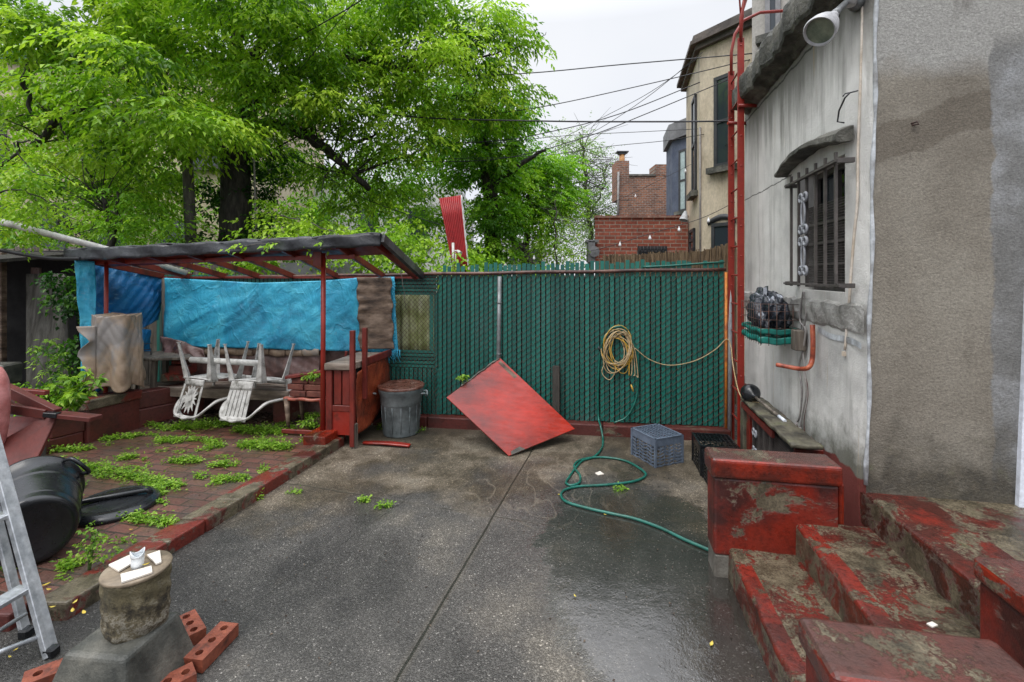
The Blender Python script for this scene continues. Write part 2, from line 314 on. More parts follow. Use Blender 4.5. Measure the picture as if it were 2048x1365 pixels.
# ---- patio: wet exposed aggregate with joints, stains and puddles
def patio_mat():
    t = NT('wet patio concrete'); x = t.sep(); X, Y = x[0], x[1]
    stain = t.noise(.55, 7, None, .62, .3)
    base = t.ramp(stain, [(.34, (.026,.025,.024)), (.44, (.050,.048,.044)), (.53, (.088,.083,.075)), (.62, (.15,.135,.112))])
    # drier and browner towards the fence and the house end
    far = t.ramp(t.math('ADD', t.math('MULTIPLY', Y, .22), t.math('MULTIPLY', t.math('SUBTRACT', t.noise(.9, 6), .5), 1.3)), [(.82, 0.), (1.1, 1.)])
    brown = t.ramp(t.noise(1.3, 6, None, .65), [(.33, (.035,.030,.022)), (.47, (.09,.072,.046)), (.57, (.20,.165,.12)), (.66, (.27,.235,.18))])
    base = t.mix(t.math('MULTIPLY', far, .8), base, brown)
    vcol = t.vor(150, None, 'F1', 'Color'); vs = t.sep(vcol)[0]
    vd = t.vor(150, None, 'F1', 'Distance')
    stone = t.ramp(vs, [(0., .55), (.55, .92), (.80, 1.2), (.93, 1.55), (.985, 3.2)], 'CONSTANT')
    base = t.mix(t.ramp(t.noise(.8, 4), [(.35, .75), (.65, 1.)]), base, t.mix(1., base, stone, 'MULTIPLY'))
    # old swirling mineral lines where hoses lay
    sw = t.noise(1.0, 2, t.scale(t.tc, 1.5, 1.1, 1), .5, 2.2); ring = t.ramp(t.math('ABSOLUTE', t.math('SUBTRACT', sw, .52)), [(.0, 1.), (.02, 0.)])
    dx = t.math('SUBTRACT', X, .38); dy = t.math('SUBTRACT', Y, 4.25)
    near = t.ramp(t.math('ADD', t.math('MULTIPLY', dx, dx), t.math('MULTIPLY', dy, dy)), [(.3, 1.), (.9, 0.)])
    base = t.mix(t.math('MULTIPLY', t.math('MULTIPLY', ring, near), .38), base, (.22,.19,.145))
    # joints: line a through (.10,4.64)-(-.545,2.19); b across
    def line(p, q, wd, wob):
        d = Vector((q[0]-p[0], q[1]-p[1])).normalized(); nx, ny = -d.y, d.x
        dist = t.math('ADD', t.math('MULTIPLY', t.math('SUBTRACT', X, p[0]), nx), t.math('MULTIPLY', t.math('SUBTRACT', Y, p[1]), ny))
        dist = t.math('ADD', dist, t.math('MULTIPLY', t.math('SUBTRACT', t.noise(2.5, 5), .5), wob))
        return t.ramp(t.math('ABSOLUTE', dist), [(wd*.5, 1.), (wd, 0.)]), t.ramp(t.math('ABSOLUTE', dist), [(wd, 1.), (wd*4.5, 0.)])
    a, ah = line((.10, 4.64), (-.545, 2.19), .009, .02)
    b, bh = line((-1.55, 4.13), (.9, 3.38), .008, .06)
    c, ch = line((-1.0, 3.75), (-1.55, 2.6), .006, .14)
    halo = t.math('MAXIMUM', ah, t.math('MULTIPLY', bh, .6))
    base = t.mix(t.math('MULTIPLY', t.math('MULTIPLY', halo, t.noise(3, 5)), .45), base, (.13,.11,.08))
    j = t.math('MAXIMUM', a, t.math('MULTIPLY', t.math('MAXIMUM', b, c), t.ramp(t.noise(1.7, 4), [(.42, 0.), (.55, .8)])))
    base = t.mix(t.math('MULTIPLY', j, .9), base, (.012,.014,.009))
    # water film: where it stands the surface is smooth
    ex = t.math('DIVIDE', t.math('SUBTRACT', X, .95), .85); ey = t.math('DIVIDE', t.math('SUBTRACT', Y, 3.0), 1.6)
    d2 = t.math('ADD', t.math('MULTIPLY', ex, ex), t.math('MULTIPLY', ey, ey))
    wetn = t.math('ADD', d2, t.math('MULTIPLY', t.math('SUBTRACT', t.noise(1.3, 8, None, .68), .5), 3.0))
    wet = t.ramp(wetn, [(.55, 1.), (1.2, 0.)])
    base = t.mix(t.math('MULTIPLY', wet, .45), base, (.016,.013,.009))
    r = t.mix(wet, t.ramp(t.noise(1.1, 5), [(.35, .30), (.65, .5)]), (.07,.07,.07))
    h = t.math('ADD', t.math('MULTIPLY', vd, -1.), t.math('MULTIPLY', t.noise(30, 5), .6))
    h = t.math('MULTIPLY', h, t.math('SUBTRACT', 1.0, t.math('MULTIPLY', wet, .93)))
    h = t.math('SUBTRACT', h, t.math('MULTIPLY', t.math('MULTIPLY', j, 1.5), t.math('SUBTRACT', 1.0, wet)))
    big = t.math('ADD', t.math('MULTIPLY', t.noise(7, 3), 1.), t.math('MULTIPLY', t.noise(48, 4), .30)); nb = t.bump(big, .13, .02)
    bs = t.bsdf(base, t.sep(r)[0], t.bump(h, .8, .004, nb), 0, .5); t.l(t.math('ADD', .45, t.math('MULTIPLY', wet, .55)), bs.inputs['Specular IOR Level']); t.l(t.math('ADD', 1.4, t.math('MULTIPLY', wet, .22)), bs.inputs['IOR']); return t.m
m_patio = patio_mat()

def terrace_mat():
    t = NT('worn brick paving'); v = t.scale(t.tc, 1, 1, 1, math.radians(11))
    wob = t.n('ShaderNodeVectorMath', operation='ADD'); nn = t.n('ShaderNodeTexNoise'); nn.inputs['Scale'].default_value = 4; t.l(t.tc, nn.inputs['Vector'])
    sv = t.n('ShaderNodeVectorMath', operation='SCALE'); t.l(nn.outputs['Color'], sv.inputs[0]); sv.inputs['Scale'].default_value = .03
    t.l(v, wob.inputs[0]); t.l(sv.outputs[0], wob.inputs[1])
    b = t.n('ShaderNodeTexBrick'); t.l(wob.outputs[0], b.inputs['Vector']); b.inputs['Scale'].default_value = 1
    b.inputs['Brick Width'].default_value = .21; b.inputs['Row Height'].default_value = .105; b.inputs['Mortar Size'].default_value = .008; b.inputs['Mortar Smooth'].default_value = .4
    b.inputs['Color1'].default_value = (.075,.030,.022,1); b.inputs['Color2'].default_value = (.14,.055,.042,1); b.inputs['Mortar'].default_value = (.022,.018,.012,1)
    n1 = t.noise(1.6, 7, None, .65)
    c = t.mix(t.ramp(n1, [(.42, 0.), (.62, .6)]), b.outputs['Color'], (.095,.066,.050))
    c = t.mix(t.ramp(t.noise(2.3, 6, t.scale(t.tc, 1.1, 1, 1)), [(.5, 0.), (.68, .75)]), c, (.055,.048,.04))
    c = t.mix(1., c, t.ramp(t.noise(70, 4), [(.3, .65), (.7, 1.45)]), 'MULTIPLY')
    c = t.mix(t.ramp(t.noise(3.1, 7), [(.62, 0.), (.72, .6)]), c, (.05,.075,.018))
    h = t.math('SUBTRACT', t.math('MULTIPLY', t.noise(40, 6), .5), t.math('MULTIPLY', b.outputs['Fac'], .8))
    t.bsdf(c, t.ramp(t.noise(2.2, 4), [(.35, .3), (.65, .6)]), t.bump(h, .8, .008)); return t.m
m_terrace = terrace_mat()

def brick_mat(name, d, c1, c2, mo, bw=.22, rh=.072, ms=.012, dirt=(.05,.04,.035), dk=.4):
    t = NT(name); v = t.wallvec(d); b = t.n('ShaderNodeTexBrick'); t.l(v, b.inputs['Vector']); b.inputs['Scale'].default_value = 1
    b.inputs['Brick Width'].default_value = bw; b.inputs['Row Height'].default_value = rh; b.inputs['Mortar Size'].default_value = ms
    b.inputs['Color1'].default_value = (*c1, 1); b.inputs['Color2'].default_value = (*c2, 1); b.inputs['Mortar'].default_value = (*mo, 1)
    c = t.mix(t.ramp(t.noise(1.2, 7, None, .7), [(.45, 0.), (.7, dk)]), b.outputs['Color'], dirt)
    c = t.mix(1., c, t.ramp(t.noise(14, 5), [(.3, .7), (.7, 1.3)]), 'MULTIPLY')
    t.bsdf(c, .8, t.bump(t.math('MULTIPLY', b.outputs['Fac'], -1.), .6, .01)); return t.m
# ================================================================== SETTING
def struct(o, **k): return tag(o, kind='structure', **k)
b = MB(); b.grid(lambda a, c: (-1500+3000*a, -1500+3000*c, -.06), 2, 2, False); struct(b.build('ground', m_soil))
def sheet(name, pts, z, m, sub=1):
    b = MB(); b.plan(pts, z-.05, z); return struct(b.build(name, m))
fy = lambda x: 5.81-.144*x                       # the fence line
FD = Vector((.9898, -.1425, 0)); FN = Vector((-.1425, -.9898, 0))   # along the fence, and out of it towards the patio
sheet('patio', [(-3.9, -3), (6, -3), (6, 4.95), (2.6, fy(2.6)-.02), (-1.9, fy(-1.9)-.02), (-2.6, 2.6), (-3.9, 2.62)], 0, m_patio)
KD = Vector((.175, 1, 0)).normalized()            # along the kerb, away from the camera
K0 = G(350, 1105); K1 = G(692, 889)
def KP(y): t = (y-K0.y)/(K1.y-K0.y); return K0.x+(K1.x-K0.x)*t
b = MB(); b.plan([(-9, 2.62), (KP(2.62)-.2, 2.6), (KP(5.3)-.2, 5.3), (-2.0, fy(-2)), (-9, fy(-9))], -.05, .085); struct(b.build('brick_terrace', m_terrace))
b = MB()
for k in range(9):                                 # kerb stones with narrow joints
    y0 = 2.58+(5.25-2.58)*k/9; y1 = 2.58+(5.25-2.58)*(k+1)/9-.006; wv = .004*math.sin(k*2.3)
    b.plan([(KP(y0)-.2+wv, y0), (KP(y0)+wv, y0), (KP(y1)+wv, y1), (KP(y1)-.2+wv, y1)], -.03, .10+wv)
kerb = b.build('kerb', m_redkerb2, bevel=.012, seg=2); struct(kerb)
b = MB(); b.plan([(-3.6, 2.52), (KP(2.5)-.21, 2.50), (KP(2.5)-.21, 2.60), (-3.6, 2.63)], -.03, .092); struct(b.build('front_kerb', m_redkerb, bevel=.012, seg=2))

# ================================================================== OWN HOUSE (right)
AX, AY = 2.15, 2.87; LD = Vector((.2065, .9785, 0)); LN = Vector((-.9785, .2065, 0)); BD = Vector((.9785, -.2065, 0))
def W(u, v, off=0.):
    k = (u-1024)/F; Y = (AX-.211*AY-off*1.022)/(k-.211); return P(u, v, Y)
def WL(s, z, off=0.): return Vector((AX, AY, 0))+LD*s+LN*off+Vector((0,0,z))
def BL(s, z, off=0.): return Vector((AX, AY, 0))+BD*s-LD*off+Vector((0,0,z))
def lean(p):                                       # the corner leans a little outwards as it rises
    return p
def white_stucco():
    t = NT('white painted stucco'); x = t.sep(); Z = x[2]; Y = x[1]
    sv = t.scale(t.tc, 5, 5, .55)
    n = t.noise(1.1, 7, None, .62); st = t.noise(1.5, 6, sv, .65)
    c = t.ramp(n, [(.3, (.42,.415,.40)), (.48, (.64,.63,.60)), (.65, (.74,.73,.70))])
    c = t.mix(t.ramp(st, [(.50, 0.), (.74, .6)]), c, (.24,.235,.215))
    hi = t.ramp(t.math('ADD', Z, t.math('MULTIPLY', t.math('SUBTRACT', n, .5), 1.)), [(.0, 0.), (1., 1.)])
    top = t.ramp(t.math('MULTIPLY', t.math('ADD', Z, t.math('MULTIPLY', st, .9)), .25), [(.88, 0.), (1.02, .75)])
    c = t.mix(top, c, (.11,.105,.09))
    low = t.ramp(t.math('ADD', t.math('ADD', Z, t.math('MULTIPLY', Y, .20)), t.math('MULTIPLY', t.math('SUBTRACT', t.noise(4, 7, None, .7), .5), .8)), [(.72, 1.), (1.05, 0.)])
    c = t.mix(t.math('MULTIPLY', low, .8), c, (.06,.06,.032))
    for zc_, y0_, wd_ in ((2.755, 1.15, .007), (3.655, .3, .012)):
        dz = t.math('ABSOLUTE', t.math('SUBTRACT', t.math('ADD', Z, t.math('MULTIPLY', t.math('SUBTRACT', t.noise(5, 6), .5), .07)), zc_))
        c = t.mix(t.math('MULTIPLY', t.ramp(dz, [(wd_*.6, .85), (wd_, 0.)]), t.math('GREATER_THAN', Y, y0_)), c, (.04,.04,.035))
    red = t.ramp(t.math('ADD', Z, t.math('MULTIPLY', t.math('SUBTRACT', t.noise(9, 6), .5), .12)), [(.635, 1.), (.645, 0.)])
    c = t.mix(red, c, (.17,.035,.028))
    rs = t.ramp(t.noise(2.1, 5, t.scale(t.tc, 7, 7, .35)), [(.66, 0.), (.72, .4)])
    c = t.mix(rs, c, (.42,.28,.10))
    cr = t.vor(1.15, t.n('ShaderNodeVectorMath', operation='ADD').outputs[0] if False else t.scale(t.tc, 1, 1, 1), 'DISTANCE_TO_EDGE')
    if 0: c = t.mix(t.math('MULTIPLY', t.ramp(t.math('ADD', cr, t.math('MULTIPLY', t.noise(12, 5), .02)), [(.011, 1.), (.016, 0.)]), t.ramp(t.noise(.8, 2), [(.5, 0.), (.6, .6)])), c, (.05,.05,.045))
    h = t.math('ADD', t.noise(95, 6, None, .7), t.math('MULTIPLY', t.noise(9, 5), 1.8))
    t.bsdf(c, .85, t.bump(h, .45, .012)); return t.m
m_ws = white_stucco()
def brown_stucco():
    t = NT('brown grey stucco'); x = t.sep(); X, Z = t.math('ADD', x[0], AX), x[2]
    n = t.noise(1.4, 7, None, .62); wob = t.math('SUBTRACT', t.noise(4.5, 6, None, .6), .5)
    c = t.ramp(n, [(.32, (.155,.135,.108)), (.5, (.225,.202,.165)), (.68, (.28,.258,.215))])
    z2 = t.math('ADD', Z, t.math('MULTIPLY', wob, .30)); x2 = t.math('ADD', X, t.math('MULTIPLY', wob, .12))
    up = t.ramp(t.math('MULTIPLY', z2, .25), [(.765, 0.), (.80, 1.)]); c = t.mix(up, c, (.33,.325,.305))
    zc = t.math('SUBTRACT', t.math('ADD', Z, t.math('MULTIPLY', wob, .16)), t.math('ADD', 1.93, t.math('MULTIPLY', X, .34)))
    band = t.ramp(t.math('ABSOLUTE', zc), [(.105, 1.), (.12, 0.)]); c = t.mix(t.math('MULTIPLY', band, .62), c, (.115,.095,.072))
    hi = t.ramp(x2, [(.0, 0.), (1., 0.)])
    rc = t.math('SUBTRACT', x2, 2.79); rcm = t.ramp(t.math('ADD', rc, .5), [(.50, 0.), (.512, 1.)])
    grey = t.ramp(t.noise(2.2, 7, None, .6), [(.36, (.13,.128,.12)), (.52, (.20,.20,.195)), (.66, (.32,.33,.34))])
    c = t.mix(t.math('MULTIPLY', rcm, t.ramp(t.math('MULTIPLY', Z, .25), [(.80, 1.), (.83, .0)])), c, grey)
    low = t.ramp(t.math('ADD', Z, t.math('MULTIPLY', wob, 1.1)), [(.66, 1.), (1.36, 0.)])
    c = t.mix(t.math('MULTIPLY', low, .88), c, t.ramp(t.noise(12, 6, None, .7), [(.35, (.028,.025,.018)), (.6, (.085,.072,.05)), (.75, (.10,.11,.05))]))
    blot = t.ramp(t.noise(1.9, 7, t.scale(t.tc, 2.4, 1, 1), .7), [(.6, 0.), (.74, .55)]); c = t.mix(blot, c, (.075,.06,.045))
    c = t.mix(1., c, t.ramp(t.noise(75, 4, None, .7), [(.28, .68), (.72, 1.32)]), 'MULTIPLY')
    c = t.mix(t.ramp(t.vor(26, None), [(.0, .8), (.035, 0.)]), c, (.55,.52,.45))
    h = t.math('ADD', t.noise(80, 6, None, .75), t.math('MULTIPLY', t.noise(7, 4), 1.))
    t.bsdf(c, t.ramp(low, [(0., .85), (1., .5)]), t.bump(h, .75, .014)); return t.m
m_bs = brown_stucco()
house = empty('house', (AX, AY, 0), 'grey and white stucco house corner with barred window rising behind the red steps', 'house')
# walls, leaning corner
b = MB(); ln = .075
def wallslab(a0, a1, b1, b0, t_in):
    pass
L0, L1 = WL(-.0, -.05), WL(2.62, -.05)
top = 5.6
cn = Vector((ln*top/3.6, 0, 0))
w0, w1, w2, w3 = WL(0, .0), WL(0, 1.75), WL(0, 2.70), WL(0, top)
def leanx(p): return p + Vector((ln*p.z/3.6, 0, 0))
# wall with the window opening: s runs along the wall from the corner
S0, S1, ZB, ZT = .24, .99, 1.78, 2.70
cols_ = [0, S0, S1, 2.62]; rows_ = [-.05, ZB, ZT, 4.05]
for i in range(3):
    for j in range(3):
        if i == 1 and j == 1: continue
        q = [WL(cols_[i], rows_[j]), WL(cols_[i+1], rows_[j]), WL(cols_[i+1], rows_[j+1]), WL(cols_[i], rows_[j+1])]
        if i == 0: q[0] = leanx(q[0]); q[3] = leanx(q[3])
        b.add(q, [(0,3,2,1)])
for a, c in (((S0, ZB), (S1, ZB)), ((S1, ZB), (S1, ZT)), ((S1, ZT), (S0, ZT)), ((S0, ZT), (S0, ZB))):   # reveals
    b.add([WL(*a), WL(*c), WL(*c, off=-.16), WL(*a, off=-.16)], [(0,1,2,3)])
b.add([WL(2.62, -.05), WL(2.62, -.05, -3), WL(2.62, 4.05, -3), WL(2.62, 4.05)], [(0,1,2,3)])
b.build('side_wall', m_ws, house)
b = MB(); q = [leanx(BL(0, .3)), BL(2.6, .3), BL(2.6, top), leanx(BL(0, top))]; b.add(q, [(0,1,2,3)])
b.add([WL(0, 4.05), WL(2.62, 4.05), WL(2.62, 4.05, -3), WL(0, 4.05, -3)], [(0,1,2,3)])
b.build('rear_wall', m_bs, house)
# white caulked joint on the corner
b = MB(); pts = [leanx(BL(.0, z, .004)+Vector((.006*math.sin(z*7), 0, 0))) for z in np.linspace(.62, 5.5, 40)]
b.tube(pts, [.011+.004*math.sin(i*1.7) for i in range(40)], 6); b.build('corner_joint', m_caulk, house)
# stone cornice, rough and sagging
b = MB()
prof = [(0, 3.70), (.03, 3.71), (.06, 3.745), (.15, 3.765), (.165, 3.79), (.17, 3.86), (.172, 3.94), (.165, 3.99), (.13, 4.03), (.03, 4.05), (-.3, 4.08)]
def corn(a, c):
    s = .62+1.86*a; k = c*(len(prof)-1); i = min(int(k), len(prof)-2); f = k-i
    o = prof[i][0]*(1-f)+prof[i+1][0]*f; z = prof[i][1]*(1-f)+prof[i+1][1]*f
    h = .010*math.sin(s*9+c*2)+.007*math.sin(s*23+c*3)+.005*math.sin(s*41)
    return WL(s-.62*1.0*0, z+h*.9, max(o+h, -.3))
b.grid(corn, 70, 30, False); e = [WL(2.48, z, o) for o, z in prof]; b.add(e, [tuple(range(len(e)))])
b.build('cornice', m_stone, house)
b = MB()
def corn2(a, c):
    s = -.6+1.22*a; k = c*(len(prof)-1); i = min(int(k), len(prof)-2); f = k-i
    o = prof[i][0]*(1-f)+prof[i+1][0]*f; z = prof[i][1]*(1-f)+prof[i+1][1]*f
    h = .010*math.sin(s*9+c*2)+.007*math.sin(s*23+c*3)
    return WL(s, z+h*.9+.30*0, o+h)
b.grid(lambda a, c: corn2(a*.52+.5, c), 30, 30, False); b.build('cornice', m_stone, house)
# sill band and mortar strip
b = MB()
def band(a, c):
    s = .0+2.6*a; ang = c*PI; r = .020+.006*math.sin(s*13)+.005*math.sin(s*31+c*4)+.016*max(0, min(1, (s-.12)*8, (1.15-s)*8))
    r *= min(1, s*5)
    wv = .006*math.sin(s*17)+.004*math.sin(s*41); k = r/.05
    PR = [(0, 1.715), (.045, 1.70), (.05, 1.66), (.038, 1.60), (.02, 1.55), (0, 1.53)]; q = c*(len(PR)-1); i = min(int(q), len(PR)-2); f = q-i
    return WL(s, PR[i][1]*(1-f)+PR[i+1][1]*f+wv, (PR[i][0]*(1-f)+PR[i+1][0]*f)*k)
b.grid(band, 90, 15, False); b.build('sill_band', mat('rough grey render', [(.17,.165,.15), (.34,.33,.31), (.46,.45,.43)], 5, None, (.6,.85), .9, 40, bd=.02), house)
b = MB(); b.grid(lambda a, c: WL(.02+.62*a, 1.44+.04*c+.01*math.sin(a*7)+.03*a, .006), 14, 1); b.build('mortar_strip', m_caulk, house)
# stone hood over the window
b = MB()
def hood(a, c):
    s = .13+1.16*a; ang = c*PI; th = .085-.05*a+.006*math.sin(a*40)+.01*math.sin(a*13)
    zc = 2.80+.055*math.sin(a*PI)*1.2-.02*a
    PR = [(0, -.55), (.10, -.62), (.125, -.50), (.125, .05), (.10, .35), (.04, .62), (0, .70)]; q = c*(len(PR)-1); i = min(int(q), len(PR)-2); f = q-i
    return WL(s, zc+th*.92*(PR[i][1]*(1-f)+PR[i+1][1]*f), (PR[i][0]*(1-f)+PR[i+1][0]*f)*(.8+.3*math.sin(a*PI))+.003*math.sin(a*30+c*5))
b.grid(hood, 60, 14, False)
for a in (0, 1):
    e = [hood(a, c/14) for c in range(15)]; b.add(e, [tuple(range(15)) if a == 0 else tuple(range(15))[::-1]])
b.build('window_hood', m_stone, house)
# window
win = MB(); win.add([WL(S0, ZB, -.15), WL(S1, ZB, -.15), WL(S1, ZT, -.15), WL(S0, ZT, -.15)], [(0,1,2,3)]); win = win.build('window', m_glassdark, house)
b = MB()
for s in (S0+.02, (S0+S1)/2, S1-.02): b.beam(WL(s, ZB, -.12), WL(s, ZT, -.12), .04, .03, LN)
for z in (ZB+.02, (ZB+ZT)/2, ZT-.02): b.beam(WL(S0, z, -.118), WL(S1, z, -.118), .03, .04)
b.build('window_frame', m_iron, win)
b = MB()                                         # expanded metal screen in front of the lower window
for i in range(40):
    s = S0+.02+i*.0185
    b.beam(WL(s, ZB+.02, -.06), WL(min(s+.0, S1), 2.44, -.06), .0035, .003, LN)
for i in range(34): b.beam(WL(S0+.02, ZB+.03+i*.019, -.057), WL(S1-.02, ZB+.03+i*.019, -.057), .003, .0045)
for z in (1.98, 2.14, 2.29): b.beam(WL(S0, z, -.05), WL(S1, z, -.05), .006, .018)
b.build('window_screen', m_iron, win)
b = MB()
for k in range(6): b.beam(WL(.19+.155*k, ZB+.03, .075), WL(.19+.155*k, ZT-.0, .075), .017, .017, LN)
b.beam(WL(.12, ZT-.07, .095), WL(1.02, ZT-.07, .095), .03, .014); b.beam(WL(.06, ZB+.05, .095), WL(1.04, ZB+.05, .095), .03, .014)
for s in (.12, 1.02):
    for z in (ZB+.05, ZT-.07): b.beam(WL(s, z, .0), WL(s, z, .10), .03, .03)
b.build('window_bars', m_iron, win)
b = MB(); sx = .19+.155*3.0                       # cast scroll ornament
def ring(cs, cz, r, a0=0, a1=2*PI, tr=.011):
    b.tube([WL(cs+r*math.cos(a0+(a1-a0)*k/14), cz+r*math.sin(a0+(a1-a0)*k/14), .10) for k in range(15)], tr, 6)
for z in (1.93, 2.15, 2.24, 2.48):
    for sg in (-1, 1): ring(sx+sg*.042, z, .030)
for sg in (-1, 1):
    b.tube([WL(sx+sg*(.012+.02*math.sin(k/12*PI)), 1.95+k/12*.19, .10) for k in range(13)], .009, 6)
    b.tube([WL(sx+sg*(.012+.02*math.sin(k/12*PI)), 2.26+k/12*.2, .10) for k in range(13)], .009, 6)
b.build('scroll_ornament', m_scroll, win)
# white door casing at the right edge
dr_ = empty('door', BL(1.2, .57, .02), 'white framed house door mostly beyond the right edge of the photo', 'door')
def ds(z): return .036*(z-.57)
def dq(s0, s1, z0, z1, o0, o1): 
    b = MB(); b.hexa([BL(s+ds(z), z, o) for s in (s0, s1) for o in (o0, o1) for z in (z0, z1)]); return b
dq(.768, .86, .55, 2.70, -.05, .030).build('casing', m_whitetrim, dr_, bevel=.003); dq(.80, .812, .56, 2.69, .031, .045).build('moulding', m_whitetrim, dr_)
dq(1.66, 1.75, .55, 2.70, -.05, .030).build('casing', m_whitetrim, dr_, bevel=.003); dq(.86, 1.66, 2.61, 2.70, -.05, .028).build('head_casing', m_whitetrim, dr_)
dq(.86, 1.66, .58, 2.61, -.04, .008).build('door_leaf', m_winframe, dr_)
# iron hook on the rear wall and the bent bracket on the side wall
b = MB(); h0 = P(1822, 248, 2.83); b.tube([h0+V(0,.06,0), h0, h0+V(.012,-.03,.004), h0+V(.02,-.03,-.012), h0+V(-.01,-.02,-.014)], .006, 6); tag(b.build('wall_hook', m_rust), 'small rusty eye hook stuck in the bare brown wall', 'hook')
b = MB(); p = [W(1715, 182, 0), W(1712, 183, .05), W(1700, 186, .10), W(1690, 196, .12), W(1678, 222, .11), W(1675, 244, .10), W(1688, 246, .08)]
b.tube(p, .005, 6); b.tube([W(1712, 183, .05), W(1690, 188, .10), W(1686, 193, .12)], .004, 6); tag(b.build('wire_bracket', m_wire), 'bent black wire bracket beside the white cord on the pale wall', 'bracket')

# ================================================================== STEPS
st = empty('steps', (1.6, 2.2, 0), 'worn red painted concrete steps climbing right to the house landing', 'steps')
SD = Vector((.182, .983, 0)); SR = Vector((.983, -.182, 0))       # along the treads, and upwards across them
O = Vector((1.352, 2.93, 0))
def SP(a, y, z=0): return O + SR*a - SD*y + Vector((0,0,z))     # a: metres up the flight, y: metres towards the camera
def wear(bl, amp=.006): return bl
def stepblock(name, a0, a1, z0, z1, y0, y1, mt, mr):
    # tread and front face as a bent, slightly wavy sheet with a rounded nose
    b = MB(); R = .022
    def fn(u, v):
        y = y0+(y1-y0)*u; L = [(0, z0), (0, z1-R), (R*.3, z1-R*.3), (R, z1), (a1-a0, z1+.004)]
        k = v*16
        if k <= 6: a, z = 0, z0+(z1-R-z0)*k/6
        elif k <= 10: t = (k-6)/4*PI/2; a, z = R-R*math.cos(t), z1-R+R*math.sin(t)
        else: t = (k-10)/6; a, z = R+(a1-a0-R)*t, z1
        j = .003*math.sin(y*13+v*4)+.002*math.sin(y*29+a*17)
        return SP(a0+a+j*(1 if k < 10 else 0), y, z+(j if k > 8 else 0))
    b.grid(fn, 60, 16); o = b.build(name, mt, st); o.data.materials.append(mr)
    n = 60*6
    o.data.materials.append(m_rednose)
    for i, p_ in enumerate(o.data.polygons):
        if i < n: p_.material_index = 1
        if 60*6 <= i < 60*11: p_.material_index = 2
    return o
stepblock('lower_step', 0, .42, -.03, .19, -.05, 2.6, m_redtread, m_redriser)
stepblock('middle_step', .385, .83, .18, .38, -.05, 2.6, m_redtread, m_redriser)
stepblock('landing', .80, 2.6, .37, .57, -.2, 2.6, m_redtread, m_redriser)
def coped(name, a0, a1, y0, y1, ztop, ch, ov, label, zb=-.03):
    e = empty(name, SP(a0, y0), label, 'wall')
    b = MB(); b.plan([SP(a0, y0)[:2], SP(a1, y0)[:2], SP(a1, y1)[:2], SP(a0, y1)[:2]], zb+.17, ztop-ch); b.build('wall_body', m_redside, e, bevel=.015, seg=2)
    b = MB(); b.plan([SP(a0+.004, y0+.004)[:2], SP(a1-.004, y0+.004)[:2], SP(a1-.004, y1-.004)[:2], SP(a0+.004, y1-.004)[:2]], zb, zb+.171); b.build('wall_base', m_conc, e, bevel=.01)
    b = MB(); b.plan([SP(a0-ov, y0-ov)[:2], SP(a1+ov, y0-ov)[:2], SP(a1+ov, y1+ov)[:2], SP(a0-ov, y1+ov)[:2]], ztop-ch, ztop); cp = b.build('coping', m_redcap, e, bevel=.022, seg=3); cp.data.materials.append(m_captop)
    for q in cp.data.polygons:
        if q.center.z > ztop-.001: q.material_index = 1
    return e
coped('cheek_wall', -.085, .625, -.20, -.01, .75, .125, .018, 'peeling red cheek wall with thick coping between the milk crates and the steps')
b = MB(); b.plan([SP(.645, -.16)[:2], SP(.68, -.16)[:2], SP(.68, -.06)[:2], SP(.645, -.06)[:2]], .3, .63); b.build('corner_stub', m_redcap, st, bevel=.02, seg=2)
coped('cheek_wall', -.12, .42, 1.40, 1.62, .75, .09, .018, 'low red cheek wall in the nearest foreground, its flat wet top turned to the camera')
coped('cheek_wall', .66, 1.9, .99, 1.5, .80, .09, .015, 'upper red wall end at the right edge beside the landing', .2)
# ================================================================== FENCE
def fp(x, z, off=0.): return Vector((x, fy(x), z)) + FN*off
fence = empty('fence', (0, fy(0), 0), 'green slatted chain link fence with rusty top rail across the back of the patio', 'fence')
railz = lambda x: 1.925+.0155*x
def greenslat():
    t = NT('green fence slat'); at = t.n('ShaderNodeAttribute'); at.attribute_name = 'tint'
    c = t.mix(at.outputs['Fac'], (.009,.092,.076), (.017,.170,.133))
    c = t.mix(t.ramp(t.noise(4, 6, t.scale(t.tc, 4, 4, .5), .7), [(.5, 0.), (.75, .55)]), c, (.02,.035,.025))
    c = t.mix(t.ramp(t.noise(1.7, 5), [(.55, 0.), (.72, .35)]), c, (.07,.13,.13))
    t.bsdf(c, t.ramp(t.noise(3, 4), [(.35, .35), (.65, .55)]), t.bump(t.noise(50, 4), .1, .005)); return t.m
m_slat = greenslat()
b = MB(); tints = []; pit = .0585; sw = .0455
def slat(x0, z0, z1, off=0., tilt=0.):
    b.hexa([fp(x, z, off+o+tl) for x, tl in ((x0-sw/2, tilt), (x0+sw/2, -tilt)) for o in (.0, .006) for z in (z0, z1)]); tints.extend([random.random()]*6)
def hslat(x0, x1, z, off=0.):
    b.hexa([fp(x, zz, off+o) for x in (x0, x1) for o in (.0, .006) for zz in (z-.017, z+.017)]); tints.extend([random.random()]*6)
x = -.905; nn = 0
while x < 2.46:
    gap = (2.02 < x < 2.26 and nn % 3) or (x < -.3 and nn % 3 == 0)
    zt = railz(x)+(random.uniform(.09, .135) if not gap else random.uniform(-.02, .0)) - (0.02 if x > 2.2 else 0)
    slat(x+random.uniform(-.003, .003), .135+random.uniform(0, .012), zt, 0, random.uniform(-.003, .003)); x += pit; nn += 1
for xx in (-1.02, -.965): slat(xx, .93 if xx < -1 else .35, 1.66, 0)
for z in np.arange(1.66, 1.90, .046): hslat(-1.75, -.94, z)
for z in np.arange(.74, .93, .046): hslat(-1.75, -.98, z)
x = -1.75
while x < -.93: slat(x, .135, .715); x += pit
x = -4.9
